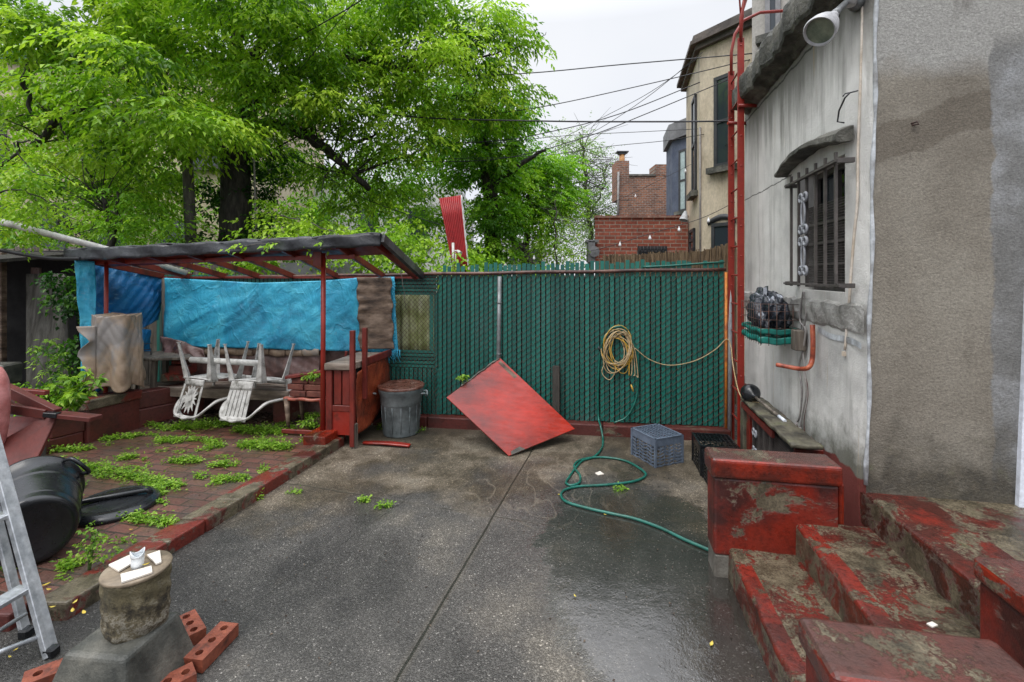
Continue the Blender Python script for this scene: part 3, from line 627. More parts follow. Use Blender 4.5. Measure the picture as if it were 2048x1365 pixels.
while x < -1.78: slat(x, .135, 1.9); x += pit*1.02
so_ = b.build('slats', m_slat, fence)
a = so_.data.attributes.new('tint', 'FLOAT', 'FACE'); a.data.foreach_set('value', tints)
b = MB()                                         # woven wire: diagonals pass in front of the slats, and cross in the opening
cell = pit
x = -.95
while x < 2.46:
    z = .14+(.5*cell if int(round(x/cell)) % 2 else 0)
    while z < railz(x)-.04:
        b.tube([fp(x-cell*.5, z-.012, .008), fp(x-cell*.38, z, .014), fp(x+cell*.38, z+.046, .014), fp(x+cell*.5, z+.058, .008)], .0028, 4, False); z += .072
    x += cell
x = -1.78
while x < -.97:
    z = .14
    while z < 1.9:
        b.tube([fp(x, z, .0125), fp(x+.055, z+.06, .014)], .0021, 4, False); b.tube([fp(x, z+.06, .010), fp(x+.055, z, .008)], .0021, 4, False); z += .06
    x += .055
x = -1.75
while x < 2.44:                                  # the ties and the twisted ends on the rail
    b.tube([fp(x, railz(x)-.05, .012), fp(x+.004, railz(x)-.01, .03), fp(x+.008, railz(x)+.02, .02)], .0022, 4, False); x += cell
b.build('wire_mesh', m_rust, fence)
b = MB(); b.plan([fp(-4.9,0,-.03)[:2], fp(-1.78,0,-.03)[:2], fp(-1.78,0,-.035)[:2], fp(-4.9,0,-.035)[:2]], .12, 1.88); b.plan([fp(-1.77,0,-.03)[:2], fp(-.97,0,-.03)[:2], fp(-.97,0,-.035)[:2], fp(-1.77,0,-.035)[:2]], .12, .93); b.plan([fp(-1.77,0,-.03)[:2], fp(-.97,0,-.03)[:2], fp(-.97,0,-.035)[:2], fp(-1.77,0,-.035)[:2]], 1.65, 1.9); b.plan([fp(-.96,0,-.03)[:2], fp(2.46,0,-.03)[:2], fp(2.46,0,-.035)[:2], fp(-.96,0,-.035)[:2]], .12, 1.88); b.build('gap_shade_sheet', m_dark, fence)  # added near-black sheets: stand in for shade in the slat gaps, block the sky
b = MB(); b.tube([fp(x, railz(x)+.004*math.sin(x*5), .02) for x in np.linspace(-4.9, 2.47, 30)], .021, 12); b.build('top_rail', mat('rusty rail', [(.03,.014,.012), (.07,.028,.022), (.13,.06,.04)], 9, None, (.35,.6), .3, 60), fence)
b = MB(); xp = -.165; b.tube([fp(xp-.0, .0, .05), fp(xp+.008, 1.0, .05), fp(xp+.02, 1.88, .05)], .026, 14)
for z in (1.55, .92): b.tube([fp(xp+.005+z*.008, z, .05), fp(xp+.005+z*.008, z+.012, .05)], .031, 14)
b.build('fence_post', m_galv, fence)
b = MB(); b.tube([fp(2.475, 0, .03), fp(2.475, 1.93, .03)], .015, 12); b.build('end_post', m_orange, fence)
b = MB(); b.tube([fp(x, railz(x)+.065+.02*math.sin(3*x), .012) for x in np.linspace(1.55, 2.46, 12)], .012, 8); b.build('green_hose_end', m_hose, fence)
low = empty('low_wall', (0, fy(0)-.1, 0), 'dull red concrete curb running under the green fence', 'curb')
b = MB()
for k in range(6):
    x0 = -1.75+k*.71; x1 = x0+.705; b.plan([fp(x0, 0, .12)[:2], fp(x1, 0, .12)[:2], fp(x1, 0, -.1)[:2], fp(x0, 0, -.1)[:2]], -.03, .135+random.uniform(-.006, .006))
b.build('curb_body', m_redkerb, low, bevel=.014, seg=2)
# mossy sheet seen through the opening
b = MB(); b.cloth(lambda a, c: fp(-1.72+.78*a, .80+.86*c, -.14-.018*math.cos(a*2*PI*7)), 84, 4, .004); tag(b.build('corrugated_sheet', m_olive), 'mossy yellow green corrugated sheet behind the fence opening', 'sheet')

# ---- ladder fixed to the house end
ladder = empty('wall_ladder', (2.45, 5.0, 0), 'tall red steel ladder with hooped top fixed against the house end', 'ladder')
def LP(k, z): return Vector((2.435+.085*k*1.0, 5.0+.40*k, z))
def bar(b, k, z0, z1, dz=0): b.beam(LP(k, z0), LP(k, z1), .062, .016, LN)
b = MB(); b.beam(LP(0, .0), LP(0, 4.45), .012, .062, LN); b.build('stile', m_redmetal, ladder, bevel=.003)
# flat stiles, broad face to the patio
for ch in list(ladder.children): bpy.data.objects.remove(ch)
for k, zt in ((0, 4.42), (1, 4.24)):
    b = MB(); c = LP(k, 0); b.plan([(c.x-.032, c.y), (c.x+.032, c.y-.012), (c.x+.034, c.y+.01), (c.x-.030, c.y+.022)], -.02, zt)
    for z in np.arange(.5, zt, .32): b.lathe((c.x, c.y-.006, z), [(.0, .009), (.006, .008), (.011, .0)], 8, axis=(0,-1,0))
    b.build('stile', m_redmetal, ladder, bevel=.003)
for z in np.arange(.32, 4.2, .315):
    b = MB(); b.tube([LP(0, z)+V(0,.01,0), LP(1, z)], .0095, 8); b.build('rung', m_redmetal, ladder)
b = MB()
for k, zt in ((0, 4.38), (1, 4.2)):
    p0 = LP(k, zt); c = [p0, p0+V(.0,0,.25), p0+V(.03,-.02,.45), p0+V(.12,-.04,.6), p0+V(.30,-.06,.68), p0+V(.6,-.1,.68)]
    b.tube(c, .018, 8)
c = LP(0, 4.42); b.tube([c, c+V(.02,0,.3), c+V(.10,.0,.55)], .016, 8)
b.tube([c+V(0,0,.2), c+V(-.02,0,.5), c+V(.05,0,.9), c+V(.2,0,1.1)], .010, 6)
b.build('hoop', m_redmetal, ladder)
b = MB()
for z, in ((3.69,),):
    b.tube([LP(0, z)+V(-.04,-.02,0), LP(0, z)+V(.10,-.02,.005), LP(0, z)+V(.26,.02,.01)], .02, 8); b.build('wall_clamp', m_redmetal, ladder)
    b = MB(); b.tube([LP(1, z-.05)+V(-.045,-.01,0), LP(1, z-.05)+V(.2,0,0)], .02, 8); b.build('wall_clamp', m_redmetal, ladder)
b = MB(); b.tube([LP(1, .0)+V(-.032,-.03,0), LP(1, 3.3)+V(.02,.06,0)], .022, 10); tag(b.build('drain_pipe', mat('streaked pipe', [(.35,.37,.40), (.5,.5,.48), (.5,.24,.05)], 2.2, [.4,.55,.66], (.5,.7), .2, 60, stretch=(1,1,.5))), 'grey rust streaked drainpipe seen between the ladder stiles', 'pipe')

# ---- window well hood with mossy shelf
hood_ = empty('window_well', (2.1, 3.8, 0), 'red and mossy boarded window well under the pale wall', 'window well')
def HP(s, o, z): return Vector((2.155, 3.2, 0)) + LD*s + LN*o + Vector((0,0,z))
b = MB(); b.cloth(lambda a, c: HP(0.0+1.32*a, .23-.20*c+.0, .70+.004*math.sin(a*31)+.003*math.sin(c*9+a*7)), 30, 6, -.028); b.build('shelf_board', m_mosswood, hood_, bevel=.004)
b = MB(); b.beam(HP(.42, .215, .655), HP(1.30, .215, .655), .02, .05); b.build('edge_strip', m_redwood, hood_)
b = MB()
for s0, s1 in ((1.12, 1.22),): b.plan([HP(s0, .2, 0)[:2], HP(s1, .2, 0)[:2], HP(s1, .14, 0)[:2], HP(s0, .14, 0)[:2]], 0, .65)
b.build('side_board', m_redside, hood_, bevel=.004); b = MB()
b.plan([HP(.12, .17, 0)[:2], HP(.14, .17, 0)[:2], HP(.14, -.02, 0)[:2], HP(.12, -.02, 0)[:2]], 0, .66)
b.build('side_board', m_redside, hood_, bevel=.004)
b = MB(); b.plan([HP(.14, .17, 0)[:2], HP(1.12, .17, 0)[:2], HP(1.12, .15, 0)[:2], HP(.14, .15, 0)[:2]], 0, .645); b.build('dark_opening', m_dark, hood_)
b = MB()
for s in np.arange(.18, 1.1, .016): b.beam(HP(s, .176, .02), HP(s, .176, .63), .004, .003, LN)
for z in np.arange(.05, .63, .02): b.beam(HP(.15, .174, z), HP(1.11, .174, z), .003, .004)
for s in (.55, .7, .86, 1.02): b.beam(HP(s, .19, .02), HP(s, .19, .64), .02, .02, LN)
b.build('well_grille', m_iron, hood_)
b = MB()
for z in (.2, .34, .5):
    b = MB()
    for sg in (-1, 1): b.tube([HP(.94+sg*.032+.024*math.cos(k*PI/6), .205, z+.03*math.sin(k*PI/6)) for k in range(13)], .008, 6)
    b.build('scroll', m_scroll, hood_)
b = MB(); b.plan([HP(1.24, .22, 0)[:2], HP(1.36, .22, 0)[:2], HP(1.36, .10, 0)[:2], HP(1.24, .10, 0)[:2]], 0, .68); b.build('corner_post', m_mosswood, hood_, bevel=.006)

# ================================================================== SHELTER
SE = Vector((-.99, .143, 0)); SB = Vector((.187, .982, 0)); R0 = Vector((-1.377, 4.85, 0))
def S(t, d, z): return R0 + SE*t + SB*d + Vector((0,0,z))
ztop = lambda t: 2.325-.036*t
sh = empty('shelter', S(1.9, .6, 0), 'lean-to shelter of red posts and beams under a strip of black roofing felt', 'shelter')
b = MB()
def fasc(a, c):
    t = -.02+3.80*a; z = ztop(t)-.13*c; return S(t, .0+.012*math.sin(t*11+c*3)+.01*math.sin(t*29)-.0, z+.006*math.sin(t*17))
b.cloth(fasc, 80, 5, .018)
b.cloth(lambda a, c: S(-.02+3.80*a, .0+.34*c, ztop(3.8*a)+.008-.13*c+.007*math.sin(a*50+c*6)+.005*math.sin(a*21)), 80, 8, .016)
b.build('roofing_felt', m_blkmem, sh)
b = MB()
for t0, t1 in ((0.0, .9), (.91, 1.9), (1.92, 2.8), (2.82, 3.76)): b.slab([S(t0, .03, ztop(t0)-.035), S(t1, .03, ztop(t1)-.035), S(t1, .42, ztop(t1)-.175), S(t0, .42, ztop(t0)-.175)], .02)
b.build('roof_board', m_redwood, sh)
zr = lambda t: 1.885+.004*t
b = MB(); b.beam(S(-.03, .02, ztop(0)-.045), S(-.03, 1.13, zr(0)-.0), .05, .085); b.build('edge_felt', m_blkmem, sh)
for t in (.06, .48, 1.12, 1.75, 2.25, 2.75, 3.3, 3.7):
    b = MB(); b.beam(S(t, .05, ztop(t)-.10), S(t, 1.2, zr(t)-.03), .04, .07); b.build('rafter', m_redwood, sh, bevel=.003)
b = MB(); b.beam(S(.4, .27, 2.10), S(3.72, .27, 2.045), .045, .05); b.build('front_beam', m_redmetal, sh, bevel=.004)
b = MB(); b.beam(S(-.02, 1.13, 1.865), S(3.7, 1.13, 1.865), .05, .025); b.build('back_beam', m_redwood, sh)
for t, zb, zt in ((.775, .16, 2.14), (3.55, .45, 2.05)):
    b = MB(); c = S(t, .25, 0); b.tube([c+V(0,0,zb), c+V(.01,0,zt)], .026 if t < 2 else .022, 14); b.build('post', m_redmetal, sh)
b = MB(); b.box(S(.80, .19, 2.075), (.09, .03, .16)); b.build('post_bracket', m_redwood, sh, bevel=.004)
b = MB(); c = S(.775, .25, 0); b.box((c.x+.03, c.y-.01, .10), (.26, .42, .17), rz=-.18); tag(b.build('post_block', m_redcap, bevel=.012, seg=2), 'red topped concrete block at the foot of the shelter post', 'block')
# back corner post
b = MB(); b.beam(S(3.60, 1.08, .08), S(3.60, 1.08, 1.85), .06, .06); b.build('back_post', m_greywood, sh)

# ---- tarps
def m_tarp_(name, c1, c2, c3):
    # creased sheet with pale scuffs
    t = NT(name); n = t.noise(2.2, 6, t.scale(t.tc, 1, 1, 1.2), .6, 1.2)
    c = t.ramp(n, [(.32, c1), (.48, c2), (.68, c3)])
    c = t.mix(t.ramp(t.noise(1.6, 7, None, .7), [(.52, 0.), (.74, .5)]), c, (.035,.07,.09))
    scf = t.math('MULTIPLY', t.ramp(t.noise(9, 8, t.scale(t.tc, 1, 1, 2.2), .75, .8), [(.56, 0.), (.66, 1.)]), t.ramp(t.noise(1.3, 4), [(.45, 0.), (.62, .6)]))
    c = t.mix(scf, c, (.20,.36,.46))
    wv = t.n('ShaderNodeTexWave'); wv.inputs['Scale'].default_value = 18; wv.bands_direction = 'Z'; wv.inputs['Distortion'].default_value = 3.5; wv.inputs['Detail'].default_value = 3; t.l(t.tc, wv.inputs['Vector'])
    fold = t.noise(2.6, 7, t.scale(t.tc, 1.6, 1.6, 1.2), .68, 1.2)
    rd = t.math('ABSOLUTE', t.math('SUBTRACT', t.noise(1.9, 3, t.scale(t.tc, 1.3, 1.3, 1.), .5, .4), .5)); fold = t.math('ADD', fold, t.math('MULTIPLY', t.ramp(rd, [(0., 1.), (.035, 0.)]), .16))
    h = t.math('ADD', t.math('MULTIPLY', fold, 1.), t.math('MULTIPLY', wv.outputs['Fac'], .02))
    t.bsdf(c, t.ramp(n, [(.35, .32), (.65, .5)]), t.bump(h, .75, .04)); return t.m
m_tarp = m_tarp_('blue tarpaulin', (.015,.20,.34), (.03,.33,.51), (.07,.46,.63))
m_tarp2 = m_tarp_('deep blue tarpaulin', (.006,.08,.22), (.010,.15,.38), (.02,.22,.48))
def hang(pts_top, pts_bot, nu, nv, t, fold=.012, off=FN, seed=0., freq=30, gather=None, bag=0.):
    T = [Vector(p) for p in pts_top]; B = [Vector(p) for p in pts_bot]
    def lerp(L, u):
        k = u*(len(L)-1); i = min(int(k), len(L)-2); return L[i].lerp(L[i+1], k-i)
    def fn(u, v):
        p = lerp(T, u).lerp(lerp(B, u), v)
        d = fold*(math.sin(u*freq+seed+1.5*math.sin(v*3+seed))*(.45+.55*v) + .6*math.sin(u*freq*.37+v*6+seed*2) + .25*math.sin(v*9+u*9+seed) + .3*math.sin((u*2.2+v)*23+seed))
        return p + off*(d + bag*math.sin(u*PI)*math.sin(min(1, v*1.1)*PI))
    return fn
def FPx(u, v, off): # pixel on a plane parallel to the fence
    k = (u-1024)/F; base = 5.81-off*1.0103; Y = base/(1+.144*k); return P(u, v, Y)
b = MB(); b.cloth(hang([FPx(330, 556, .12), FPx(515, 566, .14), FPx(520, 566, .14), FPx(640, 562, .12), FPx(716, 556, .12)], [FPx(328, 690, .12), FPx(400, 695, .16), FPx(515, 697, .17), FPx(600, 701, .16), FPx(722, 703, .12)], 90, 40, .004, .010, FN, 1.3), 90, 40, .004)
tag(b.build('blue_tarp', m_tarp), 'long blue tarp stretched along the back of the shelter above the bench', 'tarp')
b = MB(); b.cloth(hang([FPx(708, 556, .10), FPx(788, 554, .10)], [FPx(718, 703, .10), FPx(796, 706, .13)], 24, 30, .004, .012, FN, 3, 14), 24, 30, .004)
for i in range(12):
    p = FPx(776+2.2*i, 700, .13); b.tube([p, p+V(random.uniform(-.02,.03), -.01, -.05), p+V(random.uniform(-.03,.05), -.02, -random.uniform(.08,.17))], .004, 4)
for i in range(26):
    p = FPx(787+3*math.sin(i), 560+i*5.4, .14); b.tube([p, p+V(.015+.01*math.sin(i*5), -.015, -.012), p+V(.02*math.sin(i*3), -.01, -.03)], .005, 4)
tag(b.build('tarp_edge', m_tarp), 'frayed blue tarp end hanging behind the rotting board beside the fence opening', 'tarp')
b = MB(); q = lambda u, v: FPx(u, v, .17)
b.cloth(lambda a, c: q(713+68*a+6*c+2*math.sin(c*20), 555+143*c) + FN*(.008*math.sin(c*46)*(1 if a < .3 or a > .9 else .25)+.01*math.sin(a*6)), 20, 60, .012)
tag(b.build('rotting_board', m_card, bevel=0), 'ragged brown corrugated cardboard panel hung over the right end of the tarp', 'board')
# left side tarps
tl = S(3.66, .14, 0)
b = MB(); A0, A1 = P(153, 520, 5.35), P(187, 523, 5.45); B0, B1 = P(166, 772, 5.35), P(196, 772, 5.45)
b.cloth(hang([A0, A1], [B0, B1], 16, 50, .005, .018, Vector((.1,-1,0)), .5, 9), 16, 50, .005)
tag(b.build('hanging_tarp', m_tarp), 'narrow light blue tarp strip hanging at the left end of the shelter', 'tarp')
b = MB(); T = [P(188, 520, 5.72), P(235, 530, 6.0), P(290, 543, 6.3), P(332, 560, 6.5)]; B = [P(192, 610, 5.75), P(225, 650, 6.0), P(268, 664, 6.25), P(318, 640, 6.45)]
b.cloth(hang(T, B, 50, 40, .005, .022, Vector((.8,-.6,0)), 2.2, 16, bag=.14), 50, 40, .005)
b.cloth(hang([P(190, 600, 5.6), P(262, 655, 6.1), P(302, 660, 6.4)], [P(192, 790, 5.6), P(262, 722, 6.1), P(300, 718, 6.4)], 30, 20, .005, .02, Vector((.8,-.6,0)), 4, 16, bag=.1), 30, 20, .005)
tag(b.build('bagging_tarp', m_tarp2), 'dark blue tarp sagging like a sack at the left side of the shelter', 'tarp')

# ---- bench
bench = empty('bench', S(2.6, .9, .08), 'long weathered plank bench under the blue tarp', 'bench')
def BX(u, v, Y): return P(u, v, Y)
bz = .50
def benchrow(d0, d1, z0, z1): return [S(1.42, d0, 0), S(3.45, d0, 0), S(3.45, d1, 0), S(1.42, d1, 0)], z0, z1
for d0, d1 in ((.60, .74), (.75, .89), (.90, 1.02)):
    pts, z0, z1 = benchrow(d0, d1, bz-.04, bz+random.uniform(-.004,.004)); b = MB(); b.plan([p[:2] for p in pts], z0, z1); b.build('seat_board', m_benchwood, bench, bevel=.005)
b = MB(); pts, z0, z1 = benchrow(.575, .598, bz-.115, bz+.004); b.plan([p[:2] for p in pts], z0, z1); b.build('front_board', m_benchwood, bench, bevel=.004)
for t in (1.58, 3.05):
    b = MB(); c = S(t, .78, 0); b.box((c.x, c.y, .235), (.17, .3, .30), rz=-.15)
    b.box((c.x, c.y, .19), (.175, .305, .008), rz=-.15); b.build('brick_pier', m_redkerb, bench, bevel=.008)
b = MB(); b.cloth(hang([S(1.3, 1.06, .86), S(2.2, 1.06, .90), S(3.4, 1.06, .90)], [S(1.3, .98, .50), S(2.2, .98, .50), S(3.4, .98, .50)], 60, 16, .01, .012, -SB, .7, 22), 60, 16, .01); b.build('back_cover', m_purple, bench)
b = MB()
for k in range(9):
    t0 = 1.3+k*.235; z = .845+random.uniform(-.012,.012); b.cloth(lambda a, c: S(t0+.23*a, 1.02-.012*math.sin(c*PI)-.006*math.sin(a*9+k), z+.085*(1-c)+.006*math.sin(a*7+k)), 8, 6, .008)
b.build('back_padding', m_tan, bench)
b = MB(); b.cloth(hang([FPx(322, 672, .2), FPx(360, 682, .25), FPx(408, 700, .25)], [FPx(330, 712, .25), FPx(370, 716, .35), FPx(408, 716, .3)], 24, 10, .01, .02, FN, .3, 18), 24, 10, .01); tag(b.build('draped_cloth', m_purple), 'grey brown rag draped over the left end of the bench back', 'cloth')
# dark backing panel under the tarps
b = MB(); b.slab([S(.5, 1.12, .06), S(3.45, 1.12, .06), S(3.45, 1.12, .95), S(.5, 1.12, .95)], .02); b.build('back_panel', m_purple, sh)

# ---- bar counter with red boards
ct = empty('counter', S(.62, .6, 0), 'makeshift red bar counter with a worn wooden top at the right end of the shelter', 'counter')
def cpl(b, t0, t1, d0, d1, z0, z1): b.plan([S(t0, d0, 0)[:2], S(t1, d0, 0)[:2], S(t1, d1, 0)[:2], S(t0, d1, 0)[:2]], z0, z1)
b = MB(); b.plan([S(.43, .24, 0)[:2], S(.74, .22, 0)[:2], S(.76, 1.05, 0)[:2], S(.36, 1.08, 0)[:2]], .85, .925); b.build('counter_top', m_benchwood, ct, bevel=.008, seg=2)
b = MB(); b.beam(S(.40, .45, .90), S(.33, 1.08, .93), .03, .08); b.build('top_edge', m_redwood, ct, bevel=.004)
for t0 in (.655, .555):
    b = MB(); cpl(b, t0-.085, t0, .27, .29, .46, .845); b.build('front_board', m_redwood, ct, bevel=.004)
b = MB(); cpl(b, .44, .73, .262, .285, .39, .455); b.build('front_rail', m_redwood, ct, bevel=.004)
b = MB(); cpl(b, .46, .67, .27, .285, .13, .388); b.build('lower_panel', m_redmetal, ct)
b = MB(); cpl(b, .67, .74, .25, .29, .12, .845); b.build('corner_post', m_redwood, ct, bevel=.004)
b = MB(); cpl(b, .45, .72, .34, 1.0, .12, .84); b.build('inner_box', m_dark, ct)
for t0, d0, zb, zt, m_ in ((.415, .235, .02, 1.29, m_redwood), (.37, .42, .5, 1.30, m_redwood)):
    b = MB(); c = S(t0, d0, 0); b.box((c.x, c.y, (zb+zt)/2), (.052, .045, zt-zb), rz=-.15); b.build('upright', m_, ct, bevel=.004)
b = MB(); b.cloth(hang([S(.39, .27, .82), S(.375, .6, .86), S(.355, 1.02, .90)], [S(.39, .27, .14), S(.375, .6, .16), S(.35, .98, .32)], 30, 24, .008, .010, Vector((1,.0,0)), 1, 7), 30, 24, .008); b.build('side_sheet', m_osheet, ct)
b = MB(); c = S(.40, .25, 0); b.box((c.x, c.y, .12), (.06, .05, .30), rz=-.1); b.build('rotten_foot', m_greywood, ct, bevel=.006)
# stool / frame with bricks between bench and counter
fr = empty('stool', S(1.1, .5, .08), 'rusty red framed stool with splayed legs beside the shelter post', 'stool')
b = MB(); b.cloth(lambda a, c: S(.83+.50*a, .36+.30*c, .49+.012*math.sin(a*14)*math.sin(c*9)-.02*(1-abs(2*c-1))), 20, 8, .03); b.build('seat', mat('rusty orange paint', [(.10,.03,.02), (.32,.07,.045), (.40,.16,.11)], 8, None, (.35,.6), .5, 50), fr)
for t0, d0 in ((1.30, .38), (.86, .38), (1.30, .64), (.86, .64)):
    b = MB(); b.tube([S(t0, d0, .48), S(t0-.025, d0, .09)], [.035, .016], 8); b.build('leg', m_redmetal if t0 < 1 else m_card, fr)
b = MB(); b.beam(S(.82, .30, .13), S(1.30, .30, .13), .03, .045); b.build('foot_rail', m_redwood, fr, bevel=.004)
bs = empty('brick_stack', S(1.1, .6, .5), 'stack of dark red bricks on the stool seat', 'bricks')
m_rbrick = mat('dark red brick', [(.05,.018,.014), (.13,.035,.024), (.17,.06,.04)], 6, None, (.5,.8), .6, 60)
for lv in range(3):
    for k in range(2):
        b = MB(); c = S(.96+.21*k+.04*(lv % 2), .46+.02*lv, .535+.07*lv); b.box(c, (.2, .16, .062), rz=-.15+random.uniform(-.05,.05)); b.build('brick', m_rbrick, bs, bevel=.004)
b = MB(); b.beam(S(.90, .50, .775), S(1.33, .42, .715), .10, .035); b.build('sloping_board', m_redwood, bs, bevel=.004)
b = MB(); b.beam(S(.98, 1.0, .52), S(.93, 1.02, .93), .05, .03); tag(b.build('wood_strip', m_redwood, bevel=.003), 'thin red strip leaning between bench back and brick stack', 'board')
# ================================================================== OBJECTS
def cr(pts, k=8):
    pts = [Vector(p) for p in pts]; q = [pts[0]*2-pts[1]]+pts+[pts[-1]*2-pts[-2]]; out = []
    for i in range(1, len(q)-2):
        for j in range(k):
            t = j/k; a, b_, c, d = q[i-1], q[i], q[i+1], q[i+2]
            out.append(.5*((2*b_)+(c-a)*t+(2*a-5*b_+4*c-d)*t*t+(3*b_-a-3*c+d)*t**3))
    return out+[pts[-1]]
# ---- garden hose
hz = .013
g = [FPx(1222, 656, .04), FPx(1207, 680, .04), FPx(1199, 715, .03), FPx(1196, 780, .03), FPx(1197, 835, .035), FPx(1201, 852, .16)]
g2 = [(1206,880), (1203,898), (1188,914), (1165,922), (1150,938), (1138,955), (1132,966), (1142,971), (1158,966), (1160,952), (1148,932), (1165,919), (1205,915), (1250,922), (1283,940), (1291,952), (1268,963), (1215,970), (1160,973), (1130,980), (1122,992), (1135,1005), (1180,1018), (1225,1028), (1270,1038), (1320,1056), (1370,1080), (1403,1094), (1440,1110)]
b = MB(); b.tube(cr(g+[G(u, v, hz) for u, v in g2]), .0115, 8)
b.tube(cr([FPx(1222, 656, .045), FPx(1245, 655, .045), FPx(1264, 682, .035), FPx(1275, 712, .03), FPx(1277, 760, .03), FPx(1270, 805, .035), FPx(1252, 835, .05), FPx(1228, 846, .06)]), .0115, 8)
tag(b.build('garden_hose', m_hose), 'green garden hose hanging on the fence and looping over the wet patio', 'hose')
# ---- extension cord coil
cc = empty('extension_cord', FPx(1235, 700, .05), 'coiled cream and yellow extension cord hung on the green fence', 'cord')
rr = random.Random(3)
for m_, n_, nm in ((m_cream, 9, 'cream_cord'), (m_yellow, 4, 'yellow_cord')):
    b = MB()
    for k in range(n_):
        cx, cy = 1234+rr.uniform(-6, 6), 699+rr.uniform(-6, 8); rx, ry = 25+rr.uniform(-8, 6), 40+rr.uniform(-12, 5); ph = rr.uniform(0, 6); tl_ = rr.uniform(-.3, .3)
        pts = []
        for i in range(26):
            a = ph+2*PI*i/25; x, y = rx*math.cos(a), ry*math.sin(a); pts.append(FPx(cx+x*math.cos(tl_)-y*math.sin(tl_), cy+y*math.cos(tl_)+x*math.sin(tl_)*.3, .035+.022*math.sin(a*2+k)+.004*k))
        b.tube(pts, .0055, 6)
    if nm == 'cream_cord':
        for e in (0, 6, 12): b.tube(cr([FPx(1250+e*.3, 668, .05), FPx(1262+e*.6, 700, .05), FPx(1264+e, 740+e, .05), FPx(1262+e*.9, 752, .05)]), .0055, 6)
        b.tube(cr([FPx(1212, 720, .05), FPx(1204, 745, .05), FPx(1218, 760, .05), FPx(1230, 745, .05), FPx(1230, 722, .05)]), .005, 6)
        b.tube(cr([FPx(1270, 697, .05), FPx(1300, 720, .03), FPx(1340, 731, .03), FPx(1390, 722, .03), FPx(1430, 700, .04), FPx(1453, 679, .06), FPx(1462, 695, .12), P(1466, 730, 5.1), P(1478, 785, 4.6), P(1496, 802, 4.35), P(1518, 806, 4.3)]), .0055, 6)
    else:
        b.tube(cr([FPx(1258, 690, .05), FPx(1259, 720, .05), FPx(1258, 752, .05)]), .006, 6)
        b.tube(cr([FPx(1228, 675, .05), FPx(1222, 700, .055), FPx(1228, 720, .05)]), .006, 6)
        b.tube([FPx(1262, 770, .05), FPx(1267, 784, .05)], .009, 8)
    b.build(nm, m_, cc)
b = MB(); b.tube([FPx(1257, 757, .05), FPx(1262, 768, .05)], .006, 6); b.build('plug', m_black, cc)
b = MB(); b.tube([FPx(1197, 694, .05), FPx(1200, 703, .05)], .012, 6); b.build('plug', m_black, cc)
# ---- leaning plywood
pl = empty('plywood_panel', G(1018, 912), 'bright red square plywood panel leaning askew on the green fence', 'panel')
Bq = G(1018, 912, .01); Rq = P(1150, 858, 5.35); Tq = P(1000, 716, 5.75); Lq = P(893, 795, 5.204)
b = MB(); b.slab([Bq, Rq, Tq, Lq], -.014); b.build('red_sheet', m_redply, pl, bevel=.002)
n_ = (Rq-Bq).cross(Tq-Bq).normalized()
b = MB(); s_ = -n_*.020+V(-.006, 0, .0); b.slab([Bq+s_+(Rq-Bq)*.06, Bq+s_+(Rq-Bq)*.9, Tq+s_+(Rq-Tq)*.06, Lq+s_+(Tq-Lq)*.02], -.012); b.build('backing_sheet', m_benchwood, pl)
b = MB(); e1 = (Tq-Lq).normalized(); e2 = (Lq-Bq).normalized(); e3 = (Rq-Bq).normalized()
b.tube([Lq+(Tq-Lq)*t+V(0,0,.004+.006*math.sin(t*25))+n_*.004 for t in np.linspace(.25, .98, 24)], [.007+.006*abs(math.sin(i*2.1)) for i in range(24)], 5)
b.build('chipped_edge', m_conc, pl); b = MB()
b.slab([Bq+e3*.03+n_*.002+V(0,0,-.003), Bq+e3*.20+n_*.002, Bq+e3*.17+n_*.002+(Tq-Rq).normalized()*.05, Bq+e3*.05+n_*.002+(Tq-Rq).normalized()*.035], .006)
b.build('broken_corner', m_conc, pl)
b = MB(); b.slab([Tq+(Rq-Tq)*.03+(Lq-Tq)*.03+n_*.0005, Tq+(Rq-Tq)*.26+(Lq-Tq)*.03+n_*.0005, Tq+(Rq-Tq)*.26+(Lq-Tq)*.085+n_*.0005, Tq+(Rq-Tq)*.03+(Lq-Tq)*.085+n_*.0005], .002); b.build('bare_patch', m_card, pl)
# ---- stake on the fence, red strip on the ground
b = MB(); b.beam(FPx(1112, 732, .05), FPx(1112, 850, .10), .085, .022, FN); tag(b.build('wooden_stake', mat('dark grey wood', [(.025,.022,.018), (.06,.052,.043)], 3, None, (.5,.8), .6, 50, stretch=(5,5,.6)), bevel=.002), 'short dark wooden board standing against the fence beside the red panel', 'board')
b = MB(); a0, a1 = G(726, 884, .03), G(820, 890, .03); d = (a1-a0)
b.cloth(lambda a, c: a0+d*a+V(.02*math.sin(a*9)*(c-.5), (c-.5)*.085*(1-.6*abs(a-.6)), .012*math.sin(a*3)), 30, 4, -.02); tag(b.build('wood_scrap', m_redply), 'splintered red wood strip lying on the patio before the grey bin', 'wood')
